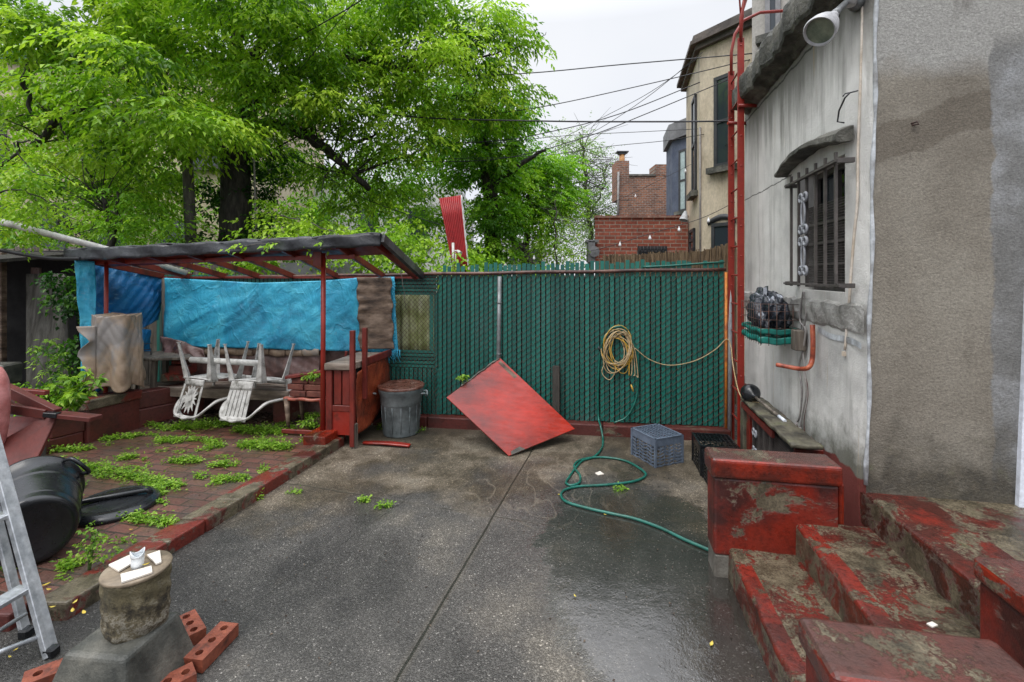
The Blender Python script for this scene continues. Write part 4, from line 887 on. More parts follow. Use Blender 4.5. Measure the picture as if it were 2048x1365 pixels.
# ---- grey trash can
tcp = V(-1.335, 5.66, 0); can = empty('trash_can', tcp, 'grey round trash can with rusty water filled lid beside the counter', 'trash can')
b = MB(); prof = [(.0,.01), (.205,.0), (.212,.015), (.232,.36), (.236,.365), (.243,.375), (.248,.47), (.256,.478), (.262,.52), (.268,.53), (.270,.555), (.262,.565), (.255,.562), (.25,.54)]
b.lathe(tcp, prof, 40); b.build('body', m_grey, can)
b = MB()
for k in range(14):
    a = 2*PI*k/14; b.tube([tcp+V(.217*math.cos(a), .217*math.sin(a), .05), tcp+V(.234*math.cos(a), .234*math.sin(a), .36)], .004, 5)
b.build('rib', m_grey, can)
b = MB()
for sg in (-1, 1):
    b = MB(); c = tcp+V(sg*.262, -.06, .47); b.tube(cr([c+V(0,-.07,.03), c+V(sg*.05,-.06,.03), c+V(sg*.055,0,-.01), c+V(sg*.05,.06,.03), c+V(0,.07,.03)], 5), .011, 6)
    b.build('handle', m_grey, can)
b = MB(); b.lathe(tcp, [(.275,.555), (.278,.575), (.27,.583), (.24,.575), (.12,.567), (.0,.565)], 40); b.build('lid', mat('rusty lid', [(.05,.018,.012), (.12,.045,.03), (.16,.09,.07)], 12, None, (.2,.45), .5, 60), can)
# ---- milk crates (upturned)
def make_crate(name, m_, label, loc, rz, group=None, lab=None):
    e = empty(name, (0,0,0), label, 'crate', group)
    w_, d_, h_ = .335, .37, .28; b = MB(); t = .010
    for sx in (-1, 1):                            # long sides
        x = sx*w_/2
        b.box((x, 0, h_-.04), (t, d_, .075))
        for z in (.010, .045, .075): b.box((x, 0, z), (t*.9, d_, .009))
        for z in np.arange(.0, .20, .034):
            for k in range(6):
                y0 = -d_/2+d_*k/6; s = 1 if k % 2 else -1
                b.beam((x, y0, z+.006-s*.010), (x, y0+d_/6, z+.006+s*.010), t*.8, .009, (1,0,0))
        for y in np.linspace(-d_/2, d_/2, 7): b.box((x, y, .11), (t*.7, .007, .20))
    for sy in (-1, 1):
        y = sy*d_/2
        b.box((0, y, h_-.04), (w_, t, .075))
        for z in (.010, .045, .075): b.box((0, y, z), (w_, t*.9, .009))
        for z in np.arange(.0, .20, .034):
            for k in range(6):
                x0 = -w_/2+w_*k/6; s = 1 if k % 2 else -1
                b.beam((x0, y, z+.006-s*.010), (x0+w_/6, y, z+.006+s*.010), t*.8, .009, (0,1,0))
        for x in np.linspace(-w_/2, w_/2, 7): b.box((x, y, .11), (.007, t*.7, .20))
    for sx in (-1, 1):
        for sy in (-1, 1): b.box((sx*w_/2, sy*d_/2, h_/2), (.022, .022, h_-.002))
    b.build('sides', m_, e)
    b = MB(); n = 9
    for k in range(n+1):
        x = -w_/2+w_*k/n; b.box((x, 0, h_-.004), (.0065, d_, .007))
        y = -d_/2+d_*k/n; b.box((0, y, h_-.0035), (w_, .0065, .007))
    for k in range(4): b.box(((-1,1,0,0)[k]*w_/2, (0,0,-1,1)[k]*d_/2, h_+.000), (.018 if k < 2 else w_+.018, d_+.018 if k < 2 else .018, .010))
    b.build('base_grid', m_, e)
    e.location = loc; e.rotation_euler.z = rz; return e
cg = G(1311, 936); 
a1_ = math.atan2(.36, -.15)-PI/2
ctr = cg + Vector((math.cos(a1_), math.sin(a1_), 0))*.1675 + Vector((-math.sin(a1_), math.cos(a1_), 0))*.185
c1_ = make_crate('milk_crate', m_bluegrey, 'blue grey milk crate standing upside down on the wet patio', ctr, a1_)
c2_ = make_crate('milk_crate', m_black, 'black milk crate farther from the camera, against the red curb', (1.985, 4.60, 0), -.17, 'black crates beside the cheek wall')
c3_ = copy_tree(c2_); c3_.location = (1.93, 4.20, -.0); c3_.rotation_euler.z = -.15; c3_.scale = (1.0, 1.0, .93); c3_['label'] = 'black milk crate nearer the camera, half hidden by the red cheek wall'
# ---- shelf basket on the wall
def BK(a, o, z): return Vector((2.345, 3.80, 0)) + LD*a + LN*o + Vector((0,0,z))
bk = empty('wire_basket', BK(.28, .15, 1.33), 'green tray and rusty wire basket hung on the pale wall beside the ladder', 'basket')
b = MB()
for z0, z1 in ((1.33, 1.385), (1.41, 1.455)):
    for (a0, o0), (a1, o1) in (((0,.30),(.55,.30)), ((0,.02),(0,.30)), ((.55,.02),(.55,.30)), ((0,.02),(.55,.02))):
        b.cloth(lambda a, c: BK(a0+(a1-a0)*a, o0+(o1-o0)*a+.012*math.sin(c*PI)+.004*math.sin(a*20), z0+(z1-z0)*c+.006*math.sin(a*9+z0*9)), 14, 4, .005)
for k in range(9): b.beam(BK(.03+k*.06, .02, 1.335), BK(.03+k*.06, .30, 1.335), .01, .006)
b.build('tray', mat('teal plastic', [(.006,.12,.10), (.012,.21,.17)], 6, None, (.3,.5), .1, 50), bk)
b = MB()
for z in (1.46, 1.53, 1.60, 1.66):
    b.tube([BK(-.01,.01,z), BK(-.01,.31,z), BK(.56,.31,z-.005), BK(.56,.01,z), BK(-.01,.01,z)], .0022, 5)
for k in range(10): b.tube([BK(-.01+.0633*k, .31, 1.32), BK(-.01+.0633*k, .312, 1.665)], .0018, 5)
for k in range(6): b.tube([BK(-.012, .06*k+.01, 1.32), BK(-.012, .06*k+.01, 1.665)], .0028, 5); b.tube([BK(.562, .06*k+.01, 1.32), BK(.562, .06*k+.01, 1.665)], .0028, 5)
b.build('wire_frame', m_rust, bk)
bag = MB()
def bagf(a, c):
    th = 2*PI*a; ph = c*PI; k = 1+.16*math.sin(th*3+c*7)+.11*math.sin(th*7+c*13)+.07*math.sin(th*12-c*19)
    return BK(.30+.25*math.sin(ph)**.7*math.cos(th)*k, .16+.13*math.sin(ph)**.7*math.sin(th)*k, 1.56-.15*math.cos(ph)*k+ (.05*max(0, math.sin(th*2+1))*(c > .6)))
bag.grid(bagf, 56, 34)
m_bagp = NT('printed black bag'); bn = m_bagp.noise(2.5, 3); wvv = m_bagp.n('ShaderNodeTexWave'); wvv.inputs['Scale'].default_value = 9; wvv.inputs['Distortion'].default_value = 1.2; m_bagp.l(m_bagp.tc, wvv.inputs['Vector'])
mk = m_bagp.math('MULTIPLY', m_bagp.ramp(wvv.outputs['Fac'], [(.7, 0.), (.74, 1.)]), m_bagp.ramp(m_bagp.noise(7, 2), [(.56, 0.), (.58, .55)]))
m_bagp.bsdf(m_bagp.mix(mk, (.018,.022,.032), (.45,.48,.55)), .2, m_bagp.bump(m_bagp.noise(9, 4, None, .6, 1.), .9, .05))
bo = bag.build('plastic_bag', m_bagp.m); tag(bo, 'crumpled black plastic bag with pale print stuffed in the wire basket', 'bag')
b = MB()
for k in range(7): b.slab([BK(.33-.012*k, .17+.004*k, 1.66), BK(.36-.012*k, .19+.004*k, 1.66), BK(.33-.016*k, .19+.004*k, 1.785-.004*k), BK(.32-.016*k, .17+.004*k, 1.79-.004*k)], .003)
tag(b.build('striped_packaging', m_whitetrim), 'small white striped wrapper sticking out above the black bag', 'packaging')
b = MB(); b.box(BK(-.07, .05, 1.38), (.08, .10, .16), rz=-.2); tag(b.build('wood_block', m_greywood, bevel=.006), 'small grey wooden block on the wall between basket and bent red pipe', 'block')
# ---- bent red pipe, cords
b = MB(); w1_ = W(1625, 650, .04); b.tube(cr([w1_, W(1626, 690, .045), W(1624, 722, .05), W(1616, 736, .09), P(1600, 738, 3.55), P(1575, 734, 3.62), P(1553, 730, 3.68)], 6), .017, 10); tag(b.build('bent_pipe', m_copper), 'bent orange red pipe fixed on the pale wall below the window', 'pipe')
b = MB()
for dx, px in ((0, [(1606,584),(1600,640),(1611,660),(1606,700),(1598,735),(1604,780),(1600,830),(1592,850)]), (4, [(1608,584),(1612,630),(1604,680),(1610,740),(1612,790),(1604,835),(1600,862)])):
    b.tube(cr([W(u, v, .03) for u, v in px]), .0075, 6)
b.tube([W(1594, 846, .05), W(1589, 857, .06), W(1586, 864, .07)], [.008, .016, .022], 8); b.tube([W(1600, 855, .04), W(1599, 866, .05)], .012, 8)
tag(b.build('power_cord', m_greycord), 'two grey power cords with plug hanging down to the mossy shelf', 'cord')
b = MB(); b.tube(cr([leanx(W(u, v, .035)) for u, v in [(1700,-40),(1701,60),(1700,180),(1698,300),(1699,400),(1694,470),(1690,540),(1686,620),(1681,700)]]), .0075, 8)
b.box(leanx(W(1680, 708, .035)), (.022,.02,.03)); tag(b.build('hanging_cable', m_whitecord), 'white cord with small socket dangling past the barred window', 'cord')
b = MB(); b.tube(cr([W(1612+4*math.sin(v*.05), v, .004) for v in range(745, 900, 12)]), .0022, 4); tag(b.build('thin_wire', m_redwood), 'thin reddish wire running down the pale wall', 'wire')
# ---- floodlight
fl = empty('floodlight', P(1705, 8, 2.95), 'grey bullet floodlight on a short arm under the roof edge', 'floodlight')
hc = P(1640, 62, 2.78); ax = (P(1690, 5, 2.92)-hc).normalized()
b = MB(); b.lathe(hc, [(.085,-.015), (.09,-.005), (.088,.01), (.082,.05), (.068,.095), (.045,.125), (.03,.14), (.028,.21)], 32, axis=ax); b.lathe(hc, [(.085,-.015), (.078,-.012), (.070,.03), (.0,.06)], 32, axis=ax); b.build('lamp_head', m_lampgrey, fl)
b = MB(); b.lathe(hc, [(.0,.004), (.076,.002)], 32, axis=ax); b.build('lens', mat('lamp glass', [(.12,.15,.11), (.25,.28,.2)], 9, None, (.1,.2), .1, 40), fl)
b = MB(); b.tube([hc+ax*.2, hc+ax*.27, P(1700, -2, 2.95)], [.03,.02,.018], 12); b.build('arm', m_galv, fl)
b = MB(); c = P(1712, 6, 2.98); b.lathe(c, [(.0,-.03), (.045,-.03), (.05,.0), (.04,.03), (.0,.035)], 20, axis=(-.7,-.6,.1)); b.build('mount', m_galv, fl)
b = MB(); b.tube([P(1728, -60, 2.9), P(1705, -20, 2.92), P(1700, 12, 2.93)], [.05,.045,.03], 12); b.build('second_head', m_lampgrey, fl)
# ---- plunger
pg = empty('plunger', P(1500, 790, 4.36), 'black rubber plunger lying on the far end of the mossy shelf', 'plunger')
c = P(1501, 787, 4.36); ax = (P(1558, 833, 3.84)-c).normalized()
b = MB(); b.lathe(c, [(.0,-.08), (.04,-.078), (.072,-.05), (.086,-.01), (.084,.02), (.062,.055), (.03,.072), (.018,.09), (.016,.11)], 28, axis=ax); b.build('cup', m_black, pg)
b = MB(); b.tube([c+ax*.09, c+ax*.52], .0125, 10); b.build('handle', m_greywood, pg)
b = MB(); b.tube([c+ax*.52, c+ax*.62], .0135, 10); b.build('pale_tip', m_whitetrim, pg)
# ---- plastic chairs
def chair_parts(e, fan):
    def mir(pts): return [V(-p[0], p[1], p[2]) for p in pts]
    b = MB()
    def seatf(a, c):
        x = -.23+.46*a; y = -.21+.44*c; return V(x, y, .42-.018*math.cos(x*7)*(1-((c-.5)*1.6)**2)+.012*(c > .9))
    b.cloth(seatf, 16, 14, -.006); b.build('seat', m_white, e)
    for sx in (-1, 1):
        for fy_, tip in ((.20, .245), (-.19, -.27)):
            b = MB(); x0, x1 = .235*sx, .275*sx
            for (ax_, ay_, bx_, by_) in ((.0, 1, 0, 0), (1, .0, 0, 0)):
                pass
            # an angle section leg, wide at the seat and narrow at the foot
            L = []
            for z, wd in ((.44, .085), (.22, .05), (.0, .026)):
                f = 1-z/.44; cx = x0+(x1-x0)*f; cy = fy_+(tip-fy_)*f; s2 = 1 if fy_ > 0 else -1
                L.append([V(cx-sx*wd, cy, z), V(cx, cy, z), V(cx, cy-s2*wd, z), V(cx-sx*.007, cy-s2*wd, z), V(cx-sx*.007, cy-s2*.007, z), V(cx-sx*wd, cy-s2*.007, z)])
            for i in range(2):
                for k in range(6): b.add([L[i][k], L[i][(k+1) % 6], L[i+1][(k+1) % 6], L[i+1][k]], [(0,1,2,3)])
            b.add(L[2], [(0,1,2,3,4,5)]); f0 = L[2][1]; b.box((f0.x-sx*.012, f0.y-(1 if fy_ > 0 else -1)*.010, .004), (.034,.03,.008))
            b.build('leg', m_white, e)
    # loop: armrests run back and rise into the top of the back
    path = cr([(.245,.20,.42), (.275,.215,.56), (.285,.17,.635), (.285,.02,.645), (.275,-.13,.66), (.245,-.22,.72), (.17,-.29,.81), (.0,-.32,.845)], 7)
    full = [V(p.x, p.y, p.z) for p in path] + [V(-p.x, p.y, p.z) for p in path[::-1][1:]]
    b = MB(); vs = []; n = len(full)
    for i, p in enumerate(full):
        d = (full[min(i+1, n-1)]-full[max(i-1, 0)]).normalized(); out = V(p.x, p.y-.0, 0); out = out-d*out.dot(d); out.normalize(); u_ = d.cross(out).normalized(); wd = .040
        vs += [p+out*wd*.9+u_*.0, p+u_*.016+out*.4*wd, p+u_*.016-out*wd*.6, p-out*wd, p-out*wd*.8-u_*.010, p+out*.6*wd-u_*.012]
    b.add(vs, [(i*6+k, i*6+(k+1) % 6, (i+1)*6+(k+1) % 6, (i+1)*6+k) for i in range(n-1) for k in range(6)], True); b.build('arm_loop', m_white, e)
    def bp(x, t): return V(x*(1+.12*t), -.215-.10*t, .42+.42*t)
    b = MB()
    if fan:
        for sx in (-1, 1): b.cloth(lambda a, c: bp(sx*(.125+.03*a), c), 2, 14, .007)
        b.cloth(lambda a, c: bp(-.155+.31*a, .0+.16*c), 6, 3, .007); b.cloth(lambda a, c: bp(-.16+.32*a, .94+.08*c), 6, 2, .007)
        c0 = .5
        for k in range(14):
            an = 2*PI*k/14; dx, dt = math.cos(an), math.sin(an); R = .32 if abs(dt) > .5 else .12/max(abs(dx), .4)/.42*.9
            q = [bp(.02*-dt, c0+.05*dx), bp(dx*.055-.028*dt, c0+dt*R*.5+.035*dx), bp(min(.13, max(-.13, dx*R*.42)), c0+dt*R*1.25), bp(dx*.055+.028*dt, c0+dt*R*.5-.035*dx)]
            b.slab(q, .006)
        b.slab([bp(.035*math.cos(k*PI/4), c0+.085*math.sin(k*PI/4)) for k in range(8)], .008)
    else:
        for k in range(6): x0 = -.15+.052*k; b.cloth(lambda a, c: bp(x0+.044*a, c*1.0)+V(0, .006*math.sin(a*PI), 0), 3, 14, .007)
        b.cloth(lambda a, c: bp(-.155+.31*a, .0+.22*c), 6, 3, .009); b.cloth(lambda a, c: bp(-.16+.32*a, .90+.12*c), 6, 2, .009)
    b.build('backrest', m_white, e)
def place_chair(fan, label, loc, rz, tilt=(0,0)):
    e = empty('plastic_chair', (0,0,0), label, 'chair', 'upturned plastic chairs on the bench'); chair_parts(e, fan)
    e.location = loc; e.rotation_euler = (PI+tilt[0], tilt[1], rz); return e
ch1 = place_chair(True, 'left upturned white plastic chair with flower cut-outs in its back', (-3.60, 5.70, 1.09), PI-.38, (.06, .0))
ch2 = place_chair(False, 'right upturned white plastic chair with plain slatted back', (-3.00, 5.62, 1.075), PI-.30, (.12, .03))
b = MB(); b.tube([P(382, 720, 5.72), P(522, 727, 5.62)], .036, 16); tag(b.build('white_pipe', m_pipe), 'white pipe lying across the legs of both upturned chairs', 'pipe')
b = MB(); b.tube([P(455, 752, 6.0), P(588, 766, 5.82)], .034, 16); tag(b.build('white_pipe', m_pipe), 'dirty white pipe resting on the bench seat behind the chairs', 'pipe')
# ---- small table
tb = empty('table', P(330, 760, 6.1), 'small grey wooden table in the shade at the left of the bench', 'table')
def TP(u, Y, z): return V((u-1024)/F*Y, Y, z)
b = MB(); b.plan([TP(258, 5.75, 0)[:2], TP(388, 5.85, 0)[:2], TP(372, 6.35, 0)[:2], TP(275, 6.3, 0)[:2]], .84, .875); b.build('table_top', m_greywood, tb, bevel=.006)
for u, Y in ((306, 5.85), (270, 6.2), (372, 6.2)):
    b = MB(); b.beam(TP(u+4, Y, .84), TP(u-4, Y, .08), .05, .05); b.build('leg', m_greywood, tb)
b = MB()
for u in (262, 280, 302): b.tube([P(u, 700-4, 6.0), P(u, 718, 6.0)], .006, 5)
for v in (690, 702): b.tube([P(262, v, 6.0), P(304, v-3, 6.1)], .005, 5)
b.tube([P(262, 680, 6.0), P(262, 716, 6.0)], .012, 6); tag(b.build('iron_rack', m_wire), 'thin black iron rack standing on the shaded table', 'rack')
b = MB(); b.box(P(366, 738, 6.0), (.24, .2, .12), rz=.1); b.box(P(366, 723, 6.0), (.20, .16, .05), rz=.1); b.box(P(356, 752, 6.0), (.3, .2, .10), rz=.2); tag(b.build('red_box', m_redside, bevel=.01), 'dark red box left of the chairs at the bench end', 'box')
# ---- draped drum/box with cloth
dr = MB(); c0 = V(-4.55, 5.42, 0)
def drape(a, c):
    th = 2*PI*a; z = .62+.82*(1-c); sq = (abs(math.cos(th))**4+abs(math.sin(th))**4)**-.25
    f = (.004+.040*c)*math.sin(th*6+.8*math.sin(c*2.5))+.014*math.sin(c*4+th*3)*c+.014*max(0, math.sin(c*6-th*4))**2+.007*abs(math.sin(c*11+th*7+2*math.sin(th*3)))+.005*abs(math.sin(c*19-th*9))
    z -= .03*c*math.sin(th*5)+.012*(1-c)*math.cos(th*4)
    return c0+V((.205+.03*c)*sq*math.cos(th)+f*math.cos(th), (.16+.02*c)*sq*math.sin(th)+f*math.sin(th), z)
dr.cloth(drape, 160, 60, .006); dr.add([drape(i/40, 0)+V(0,0,.004*math.sin(i*3)) for i in range(40)], [tuple(range(40))])
def flap(a, c): return P(192-22*a*abs(2*((c*2) % 1)-1)-4*a, 652+118*c, 5.22)+V(-.02*math.sin(c*20)*a, -.08*a, 0)
dr.cloth(flap, 8, 32, .005)
tag(dr.build('draped_sheet', m_tan), 'tan cloth draped over a drum at the foot of the left shelter post', 'sheet')
# ---- low planter wall at left
pw = empty('planter_wall', (-4.55, 5.2, .08), 'stepped dark red masonry planter wall left of the terrace', 'planter wall')
def lb(pts, z0, z1, m_, nm, bv=.012): b = MB(); b.plan(pts, z0, z1); b.build(nm, m_, pw, bevel=bv, seg=2)
lb([(-4.76,5.06), (-4.56,5.06), (-4.40,5.56), (-4.62,5.58)], .06, .44, m_redkerb, 'pier')
lb([(-4.79,5.03), (-4.545,5.03), (-4.375,5.57), (-4.63,5.60)], .44, .545, m_redkerb2, 'coping')
lb([(-4.60,5.57), (-4.42,5.56), (-4.02,6.15), (-4.2,6.2)], .06, .30, m_redkerb, 'lower_course')
lb([(-4.62,5.585), (-4.44,5.575), (-4.04,6.15), (-4.22,6.2)], .302, .50, m_redkerb, 'upper_course')
lb([(-5.0,4.72), (-4.72,4.74), (-4.60,5.05), (-4.88,5.05)], .06, .22, m_redkerb, 'lower_course'); lb([(-5.02,4.78), (-4.70,4.80), (-4.585,5.05), (-4.86,5.05)], .222, .42, m_redkerb, 'upper_course')
lb([(-5.3,4.50), (-4.80,4.52), (-4.68,4.73), (-5.2,4.72)], .05, .20, m_conc, 'concrete_base')
# ---- tipped red chair
rc = empty('garden_chair', P(60, 900, 3.9), 'tipped over red wooden garden chair at the left edge of the photo', 'chair')
def bb(nm, a, c, w_, h_, m_=m_redwood, up=(0,0,1), bv=.004): b = MB(); b.beam(a, c, w_, h_, up); b.build(nm, m_, rc, bevel=bv)
m_redw2 = mat('bright red painted wood', [(.03,.008,.006), (.075,.012,.008), (.11,.016,.011)], 4, [.28,.42,.7], (.45,.65), .3, 40)
bb('arm', P(12, 778, 3.95), P(114, 828, 3.85), .06, .085, m_redw2)
bb('rail', P(-20, 812, 3.8), P(92, 829, 3.83), .03, .075, m_redw2)
bb('arm_end', P(112, 829, 3.85), P(192, 837, 3.75), .10, .035, m_redw2)
bb('bracket', P(90, 829, 3.80), P(118, 831, 3.80), .05, .04, m_black)
bb('back_rail', P(40, 782, 4.3), P(95, 786, 4.3), .05, .04)
for k in range(4): bb('slat', P(-4+20*k, 790+8*k, 3.98), P(14+20*k, 818+4*k, 3.9), .05, .015)
b = MB(); b.slab([P(88, 832, 3.84), P(113, 834, 3.84), P(68, 928, 3.62), P(-30, 940, 3.62), P(-30, 900, 3.7)], .03); b.build('side_board', m_redw2, rc, bevel=.004)
b = MB(); b.slab([P(-40, 835, 3.9), P(88, 832, 3.9), P(-10, 905, 3.75), P(-40, 905, 3.75)], .03); b.build('seat_board', m_redwood, rc, bevel=.004)
b = MB(); b.tube(cr([P(-8, 722, 3.75), P(-3, 745, 3.72), P(-2, 800, 3.7), P(-4, 860, 3.7), P(-10, 900, 3.7)]), [.03]*3+[.06]*30, 16) if False else b.tube(cr([P(-12, 735, 3.75), P(-5, 762, 3.72), P(-3, 800, 3.7), P(-6, 850, 3.7), P(-14, 890, 3.7)], 6), [.02]+[.045+.022*math.sin(min(1, i/8)*PI/2) for i in range(24)], 16)
tag(b.build('pink_post', m_pinkred), 'faded pink rounded object cut off by the left edge of the photo', 'post')
# ---- black barrel on its side, lid
br = empty('black_bin', V(-3.1, 3.1, .085), 'black plastic bin lying on its side beside the aluminium ladder', 'trash can')
c = V(-2.955, 2.90, .085+.225); ax = V(-.60, .60, .05).normalized()
b = MB(); b.lathe(c, [(.0,.012), (.10,.010), (.17,.004), (.196,.0), (.21,.012), (.215,.04), (.235,.36), (.243,.37), (.245,.38), (.250,.58), (.262,.585), (.268,.60), (.266,.62), (.25,.622), (.245,.60), (.225,.10), (.19,.03), (.0,.03)], 48, axis=ax); b.build('body', m_black, br)
b = MB(); R = Vector((0,0,1)).rotation_difference(ax).to_matrix()
for an0 in (.15, PI+.15):
    L = [R @ V(.262*math.cos(an0+q), .262*math.sin(an0+q), z) for q, z in ((-.3,.575),(-.3,.50),(0,.47),(.3,.50),(.3,.575))]
    b.tube(cr([c+p*1.0+(R @ V(math.cos(an0), math.sin(an0), 0))*(.045 if 0 < i < 4 else 0) for i, p in enumerate(L)], 4), .013, 6)
b.build('handle', m_black, br)
b = MB(); lc = G(228, 1008, .115); b.lathe(lc, [(.0,.045), (.10,.043), (.20,.036), (.215,.03), (.22,.036), (.25,.030), (.285,.012), (.295,.0), (.298,-.02), (.285,-.028), (.0,-.028)], 56, axis=(.01,-.01,1))
ld = empty('bin_lid', lc, 'round black bin lid lying flat on the brick terrace', 'lid'); b.build('disc', m_black, ld)
b = MB(); d = V(.86,.5,.0).normalized(); b.tube([lc-d*.24+V(0,.0,.03), lc-d*.20+V(0,0,.062), lc+d*.20+V(0,0,.062), lc+d*.24+V(0,0,.03)], [.016,.02,.02,.016], 8); b.build('grip', m_black, ld)
# ---- aluminium ladder
al = empty('step_ladder', G(105, 1315), 'aluminium step ladder leaning at the lower left corner', 'ladder')
f0 = G(103, 1312); f1 = P(-2, 925, 2.52); up = (f1-f0); g_ = V(-.10,-.98,0).normalized()
f2 = f0+up*1.9
wd = .42
for k in (0, 1):
    b = MB(); b.beam(f0+g_*wd*k, f2+g_*wd*k, .028, .062, LN if False else (0,1,0)); b.build('front_rail', m_alu, al, bevel=.003)
r0 = G(52, 1288, .0)+V(-.05,.05,0); r2 = f2+V(-.10,.02,0)
for k in (0, 1):
    b = MB(); b.beam(r0+g_*(wd-.04)*k, r2+g_*wd*k, .022, .045, (0,1,0)); b.build('rear_rail', m_alu, al, bevel=.003)
for t in (.34, .72, 1.1, 1.48):
    p = f0+up*t; b = MB(); b.beam(p+V(-.03,0,0), p+g_*wd+V(-.03,0,0), .085, .022); b.build('step', m_alu, al, bevel=.003)
b = MB(); p = f0+up*.1; b.tube([p+V(-.01,0,.0), p+g_*wd*.7+V(-.12,0,.06)], .012, 8); p = f0+up*.1; b.tube([r0+V(0,0,.12), r0+g_*wd+V(0,0,.12)], .010, 8); b.build('brace', m_alu, al)
for p in (f0, r0):
    b = MB(); b.box(p+V(0,0,.022), (.055,.05,.05), rx=.05); b.build('foot', m_black, al, bevel=.008)
# ---- stump on concrete block, tiles, bricks
bx = V(-1.79, 2.16, 0)
b = MB(); base = [(-.24,-.2), (.2,-.24), (.25,.18), (-.19,.22)]; topq = [(-.15,-.13), (.14,-.16), (.17,.13), (-.12,.16)]
vs = [bx+V(x,y,-.02) for x,y in base]+[bx+V(x,y,.265) for x,y in topq]; b.add(vs, [(3,2,1,0),(4,5,6,7)]+[(i,(i+1)%4,(i+1)%4+4,i+4) for i in range(4)])
tag(b.build('concrete_block', m_concdark, bevel=.02, seg=3), 'tapered concrete block carrying the stump on the patio', 'block')
sx_ = V(-1.755, 2.20, .262)
def stumpmat():
    t = NT('lichened stump'); x = t.sep(); n = t.noise(13, 9, None, .74)
    c = t.ramp(n, [(.36, (.012,.010,.008)), (.44, (.06,.048,.028)), (.52, (.16,.13,.075)), (.57, (.34,.31,.25)), (.64, (.10,.075,.04))])
    topc = t.ramp(x[2], [(.0, 0.), (1., 1.)]); mo = t.ramp(t.math('ADD', x[2], t.math('MULTIPLY', n, .35)), [(.30, 0.), (.36, .75)])
    c = t.mix(mo, c, t.ramp(t.noise(5, 5, t.scale(t.tc, 3, 3, .6)), [(.35, (.07,.06,.03)), (.6, (.17,.14,.07))]))
    t.bsdf(c, .7, t.bump(t.noise(26, 8, None, .75), 1., .03)); return t.m
stump = empty('tree_stump', sx_, 'short lichened log stump standing on the concrete block', 'stump'); m_st = stumpmat()
def stf(a, c):
    th = 2*PI*a; r = .123+.007*c+.004*math.sin(th*3+1)+.003*math.sin(th*7)+.003*math.sin(c*21+th*4)-.02*max(0,.12-c)*4
    return sx_+V(r*math.cos(th), r*math.sin(th), .262*c)
b = MB(); b.grid(stf, 60, 26); b.build('trunk', m_st, stump)
b = MB(); b.lathe(sx_, [(.134,.258), (.136,.266), (.133,.272), (.0,.270)], 60); b.build('top_disc', mat('weathered disc', [(.11,.085,.055), (.20,.155,.105), (.26,.21,.15)], 6, None, (.4,.7), .3, 60), stump)
zt_ = .262+.274
def tileq(px, name, label, th=.009):
    b = MB(); b.slab([G(u, v, zt_) for u, v in px], -th) if False else b.slab([G(u, v, zt_) for u, v in px][::-1], -th)
    ob = b.build(name, m_tile, bevel=.001); tag(ob, label, 'tile', 'tile pieces on the stump'); return ob
def tileq(px, name, label, th=.009):
    b = MB(); b.plan([G(u, v, zt_)[:2] for u, v in px], zt_, zt_+th); ob = b.build(name, m_tile, bevel=.001); tag(ob, label, 'tile', 'tile pieces on the stump')
tileq([(237,1146), (217,1133), (262,1112), (270,1126)], 'tile_piece', 'cream tile piece with rusty streak at the left of the stump top')
tileq([(243,1168), (241,1152), (303,1135), (305,1148)], 'tile_piece', 'long white tile strip at the front of the stump top')
tileq([(312,1131), (294,1113), (320,1104), (323,1127)], 'tile_piece', 'angular white tile piece at the right of the stump top')
b = MB(); gc = G(275, 1136, zt_); b.lathe(gc, [(.0,.0), (.024,.001), (.025,.02), (.026,.055)], 20); b.cloth(lambda a, c: gc+V(.026*math.cos(a*2*PI), .026*math.sin(a*2*PI), .055+c*(.018+.012*math.sin(a*4*PI))), 24, 3, .002)
tag(b.build('glass_cup', mat('frosted glass', [(.6,.64,.66), (.75,.78,.8)], 9, None, (.15,.3), .1, 60)), 'small broken frosted cup standing among the tiles on the stump', 'cup')
m_brick = mat('new orange brick', [(.04,.018,.012), (.17,.042,.022), (.25,.07,.036)], 11, [.33,.45,.7], (.45,.7), .5, 70)
def holed_brick(px, hgt, holes, label, rz=None, L=.205, Wd=.095):
    """a brick with round core holes: a top plate with real holes, walls, and dark cores"""
    c = G(px[0], px[1], hgt); e = empty('brick', c-V(0,0,hgt), label, 'brick', 'loose bricks round the stump')
    R = Matrix.Rotation(rz, 3, 'Z'); b = MB(); T = lambda x, y, z: Vector((c.x, c.y, 0)) + R @ V(x, y, z)
    z1 = hgt; z0 = hgt-.062; n = holes; cw = L/n; K = 16; r = .0175
    for i in range(n):
        cx = -L/2+cw*(i+.5); ringv = []; outv = []; ca_ = math.atan2(Wd/2, cw/2); angs = [2*PI*k/K for k in range(K)]
        for tgt in (ca_, PI-ca_, PI+ca_, 2*PI-ca_): j = min(range(K), key=lambda q: abs(angs[q]-tgt)); angs[j] = tgt
        for k in range(K):
            a = angs[k]; ringv.append((cx+r*math.cos(a), r*math.sin(a)))
            ca, sa = math.cos(a), math.sin(a); m = max(abs(ca)/(cw/2), abs(sa)/(Wd/2)); outv.append((cx+ca/m, sa/m))
        vs = [T(x, y, z1) for x, y in ringv]+[T(x, y, z1) for x, y in outv]+[T(x, y, z0+.01) for x, y in ringv]
        b.add(vs, [(k, K+k, K+(k+1) % K, (k+1) % K) for k in range(K)]+[(k, (k+1) % K, 2*K+(k+1) % K, 2*K+k) for k in range(K)]+[tuple(range(2*K, 3*K))[::-1]])
    q = [(-L/2,-Wd/2), (L/2,-Wd/2), (L/2,Wd/2), (-L/2,Wd/2)]
    b.add([T(x, y, z0) for x, y in q]+[T(x, y, z1) for x, y in q], [(3,2,1,0)]+[(i,(i+1)%4,(i+1)%4+4,i+4) for i in range(4)])
    b.build('body', m_brick, e); return e
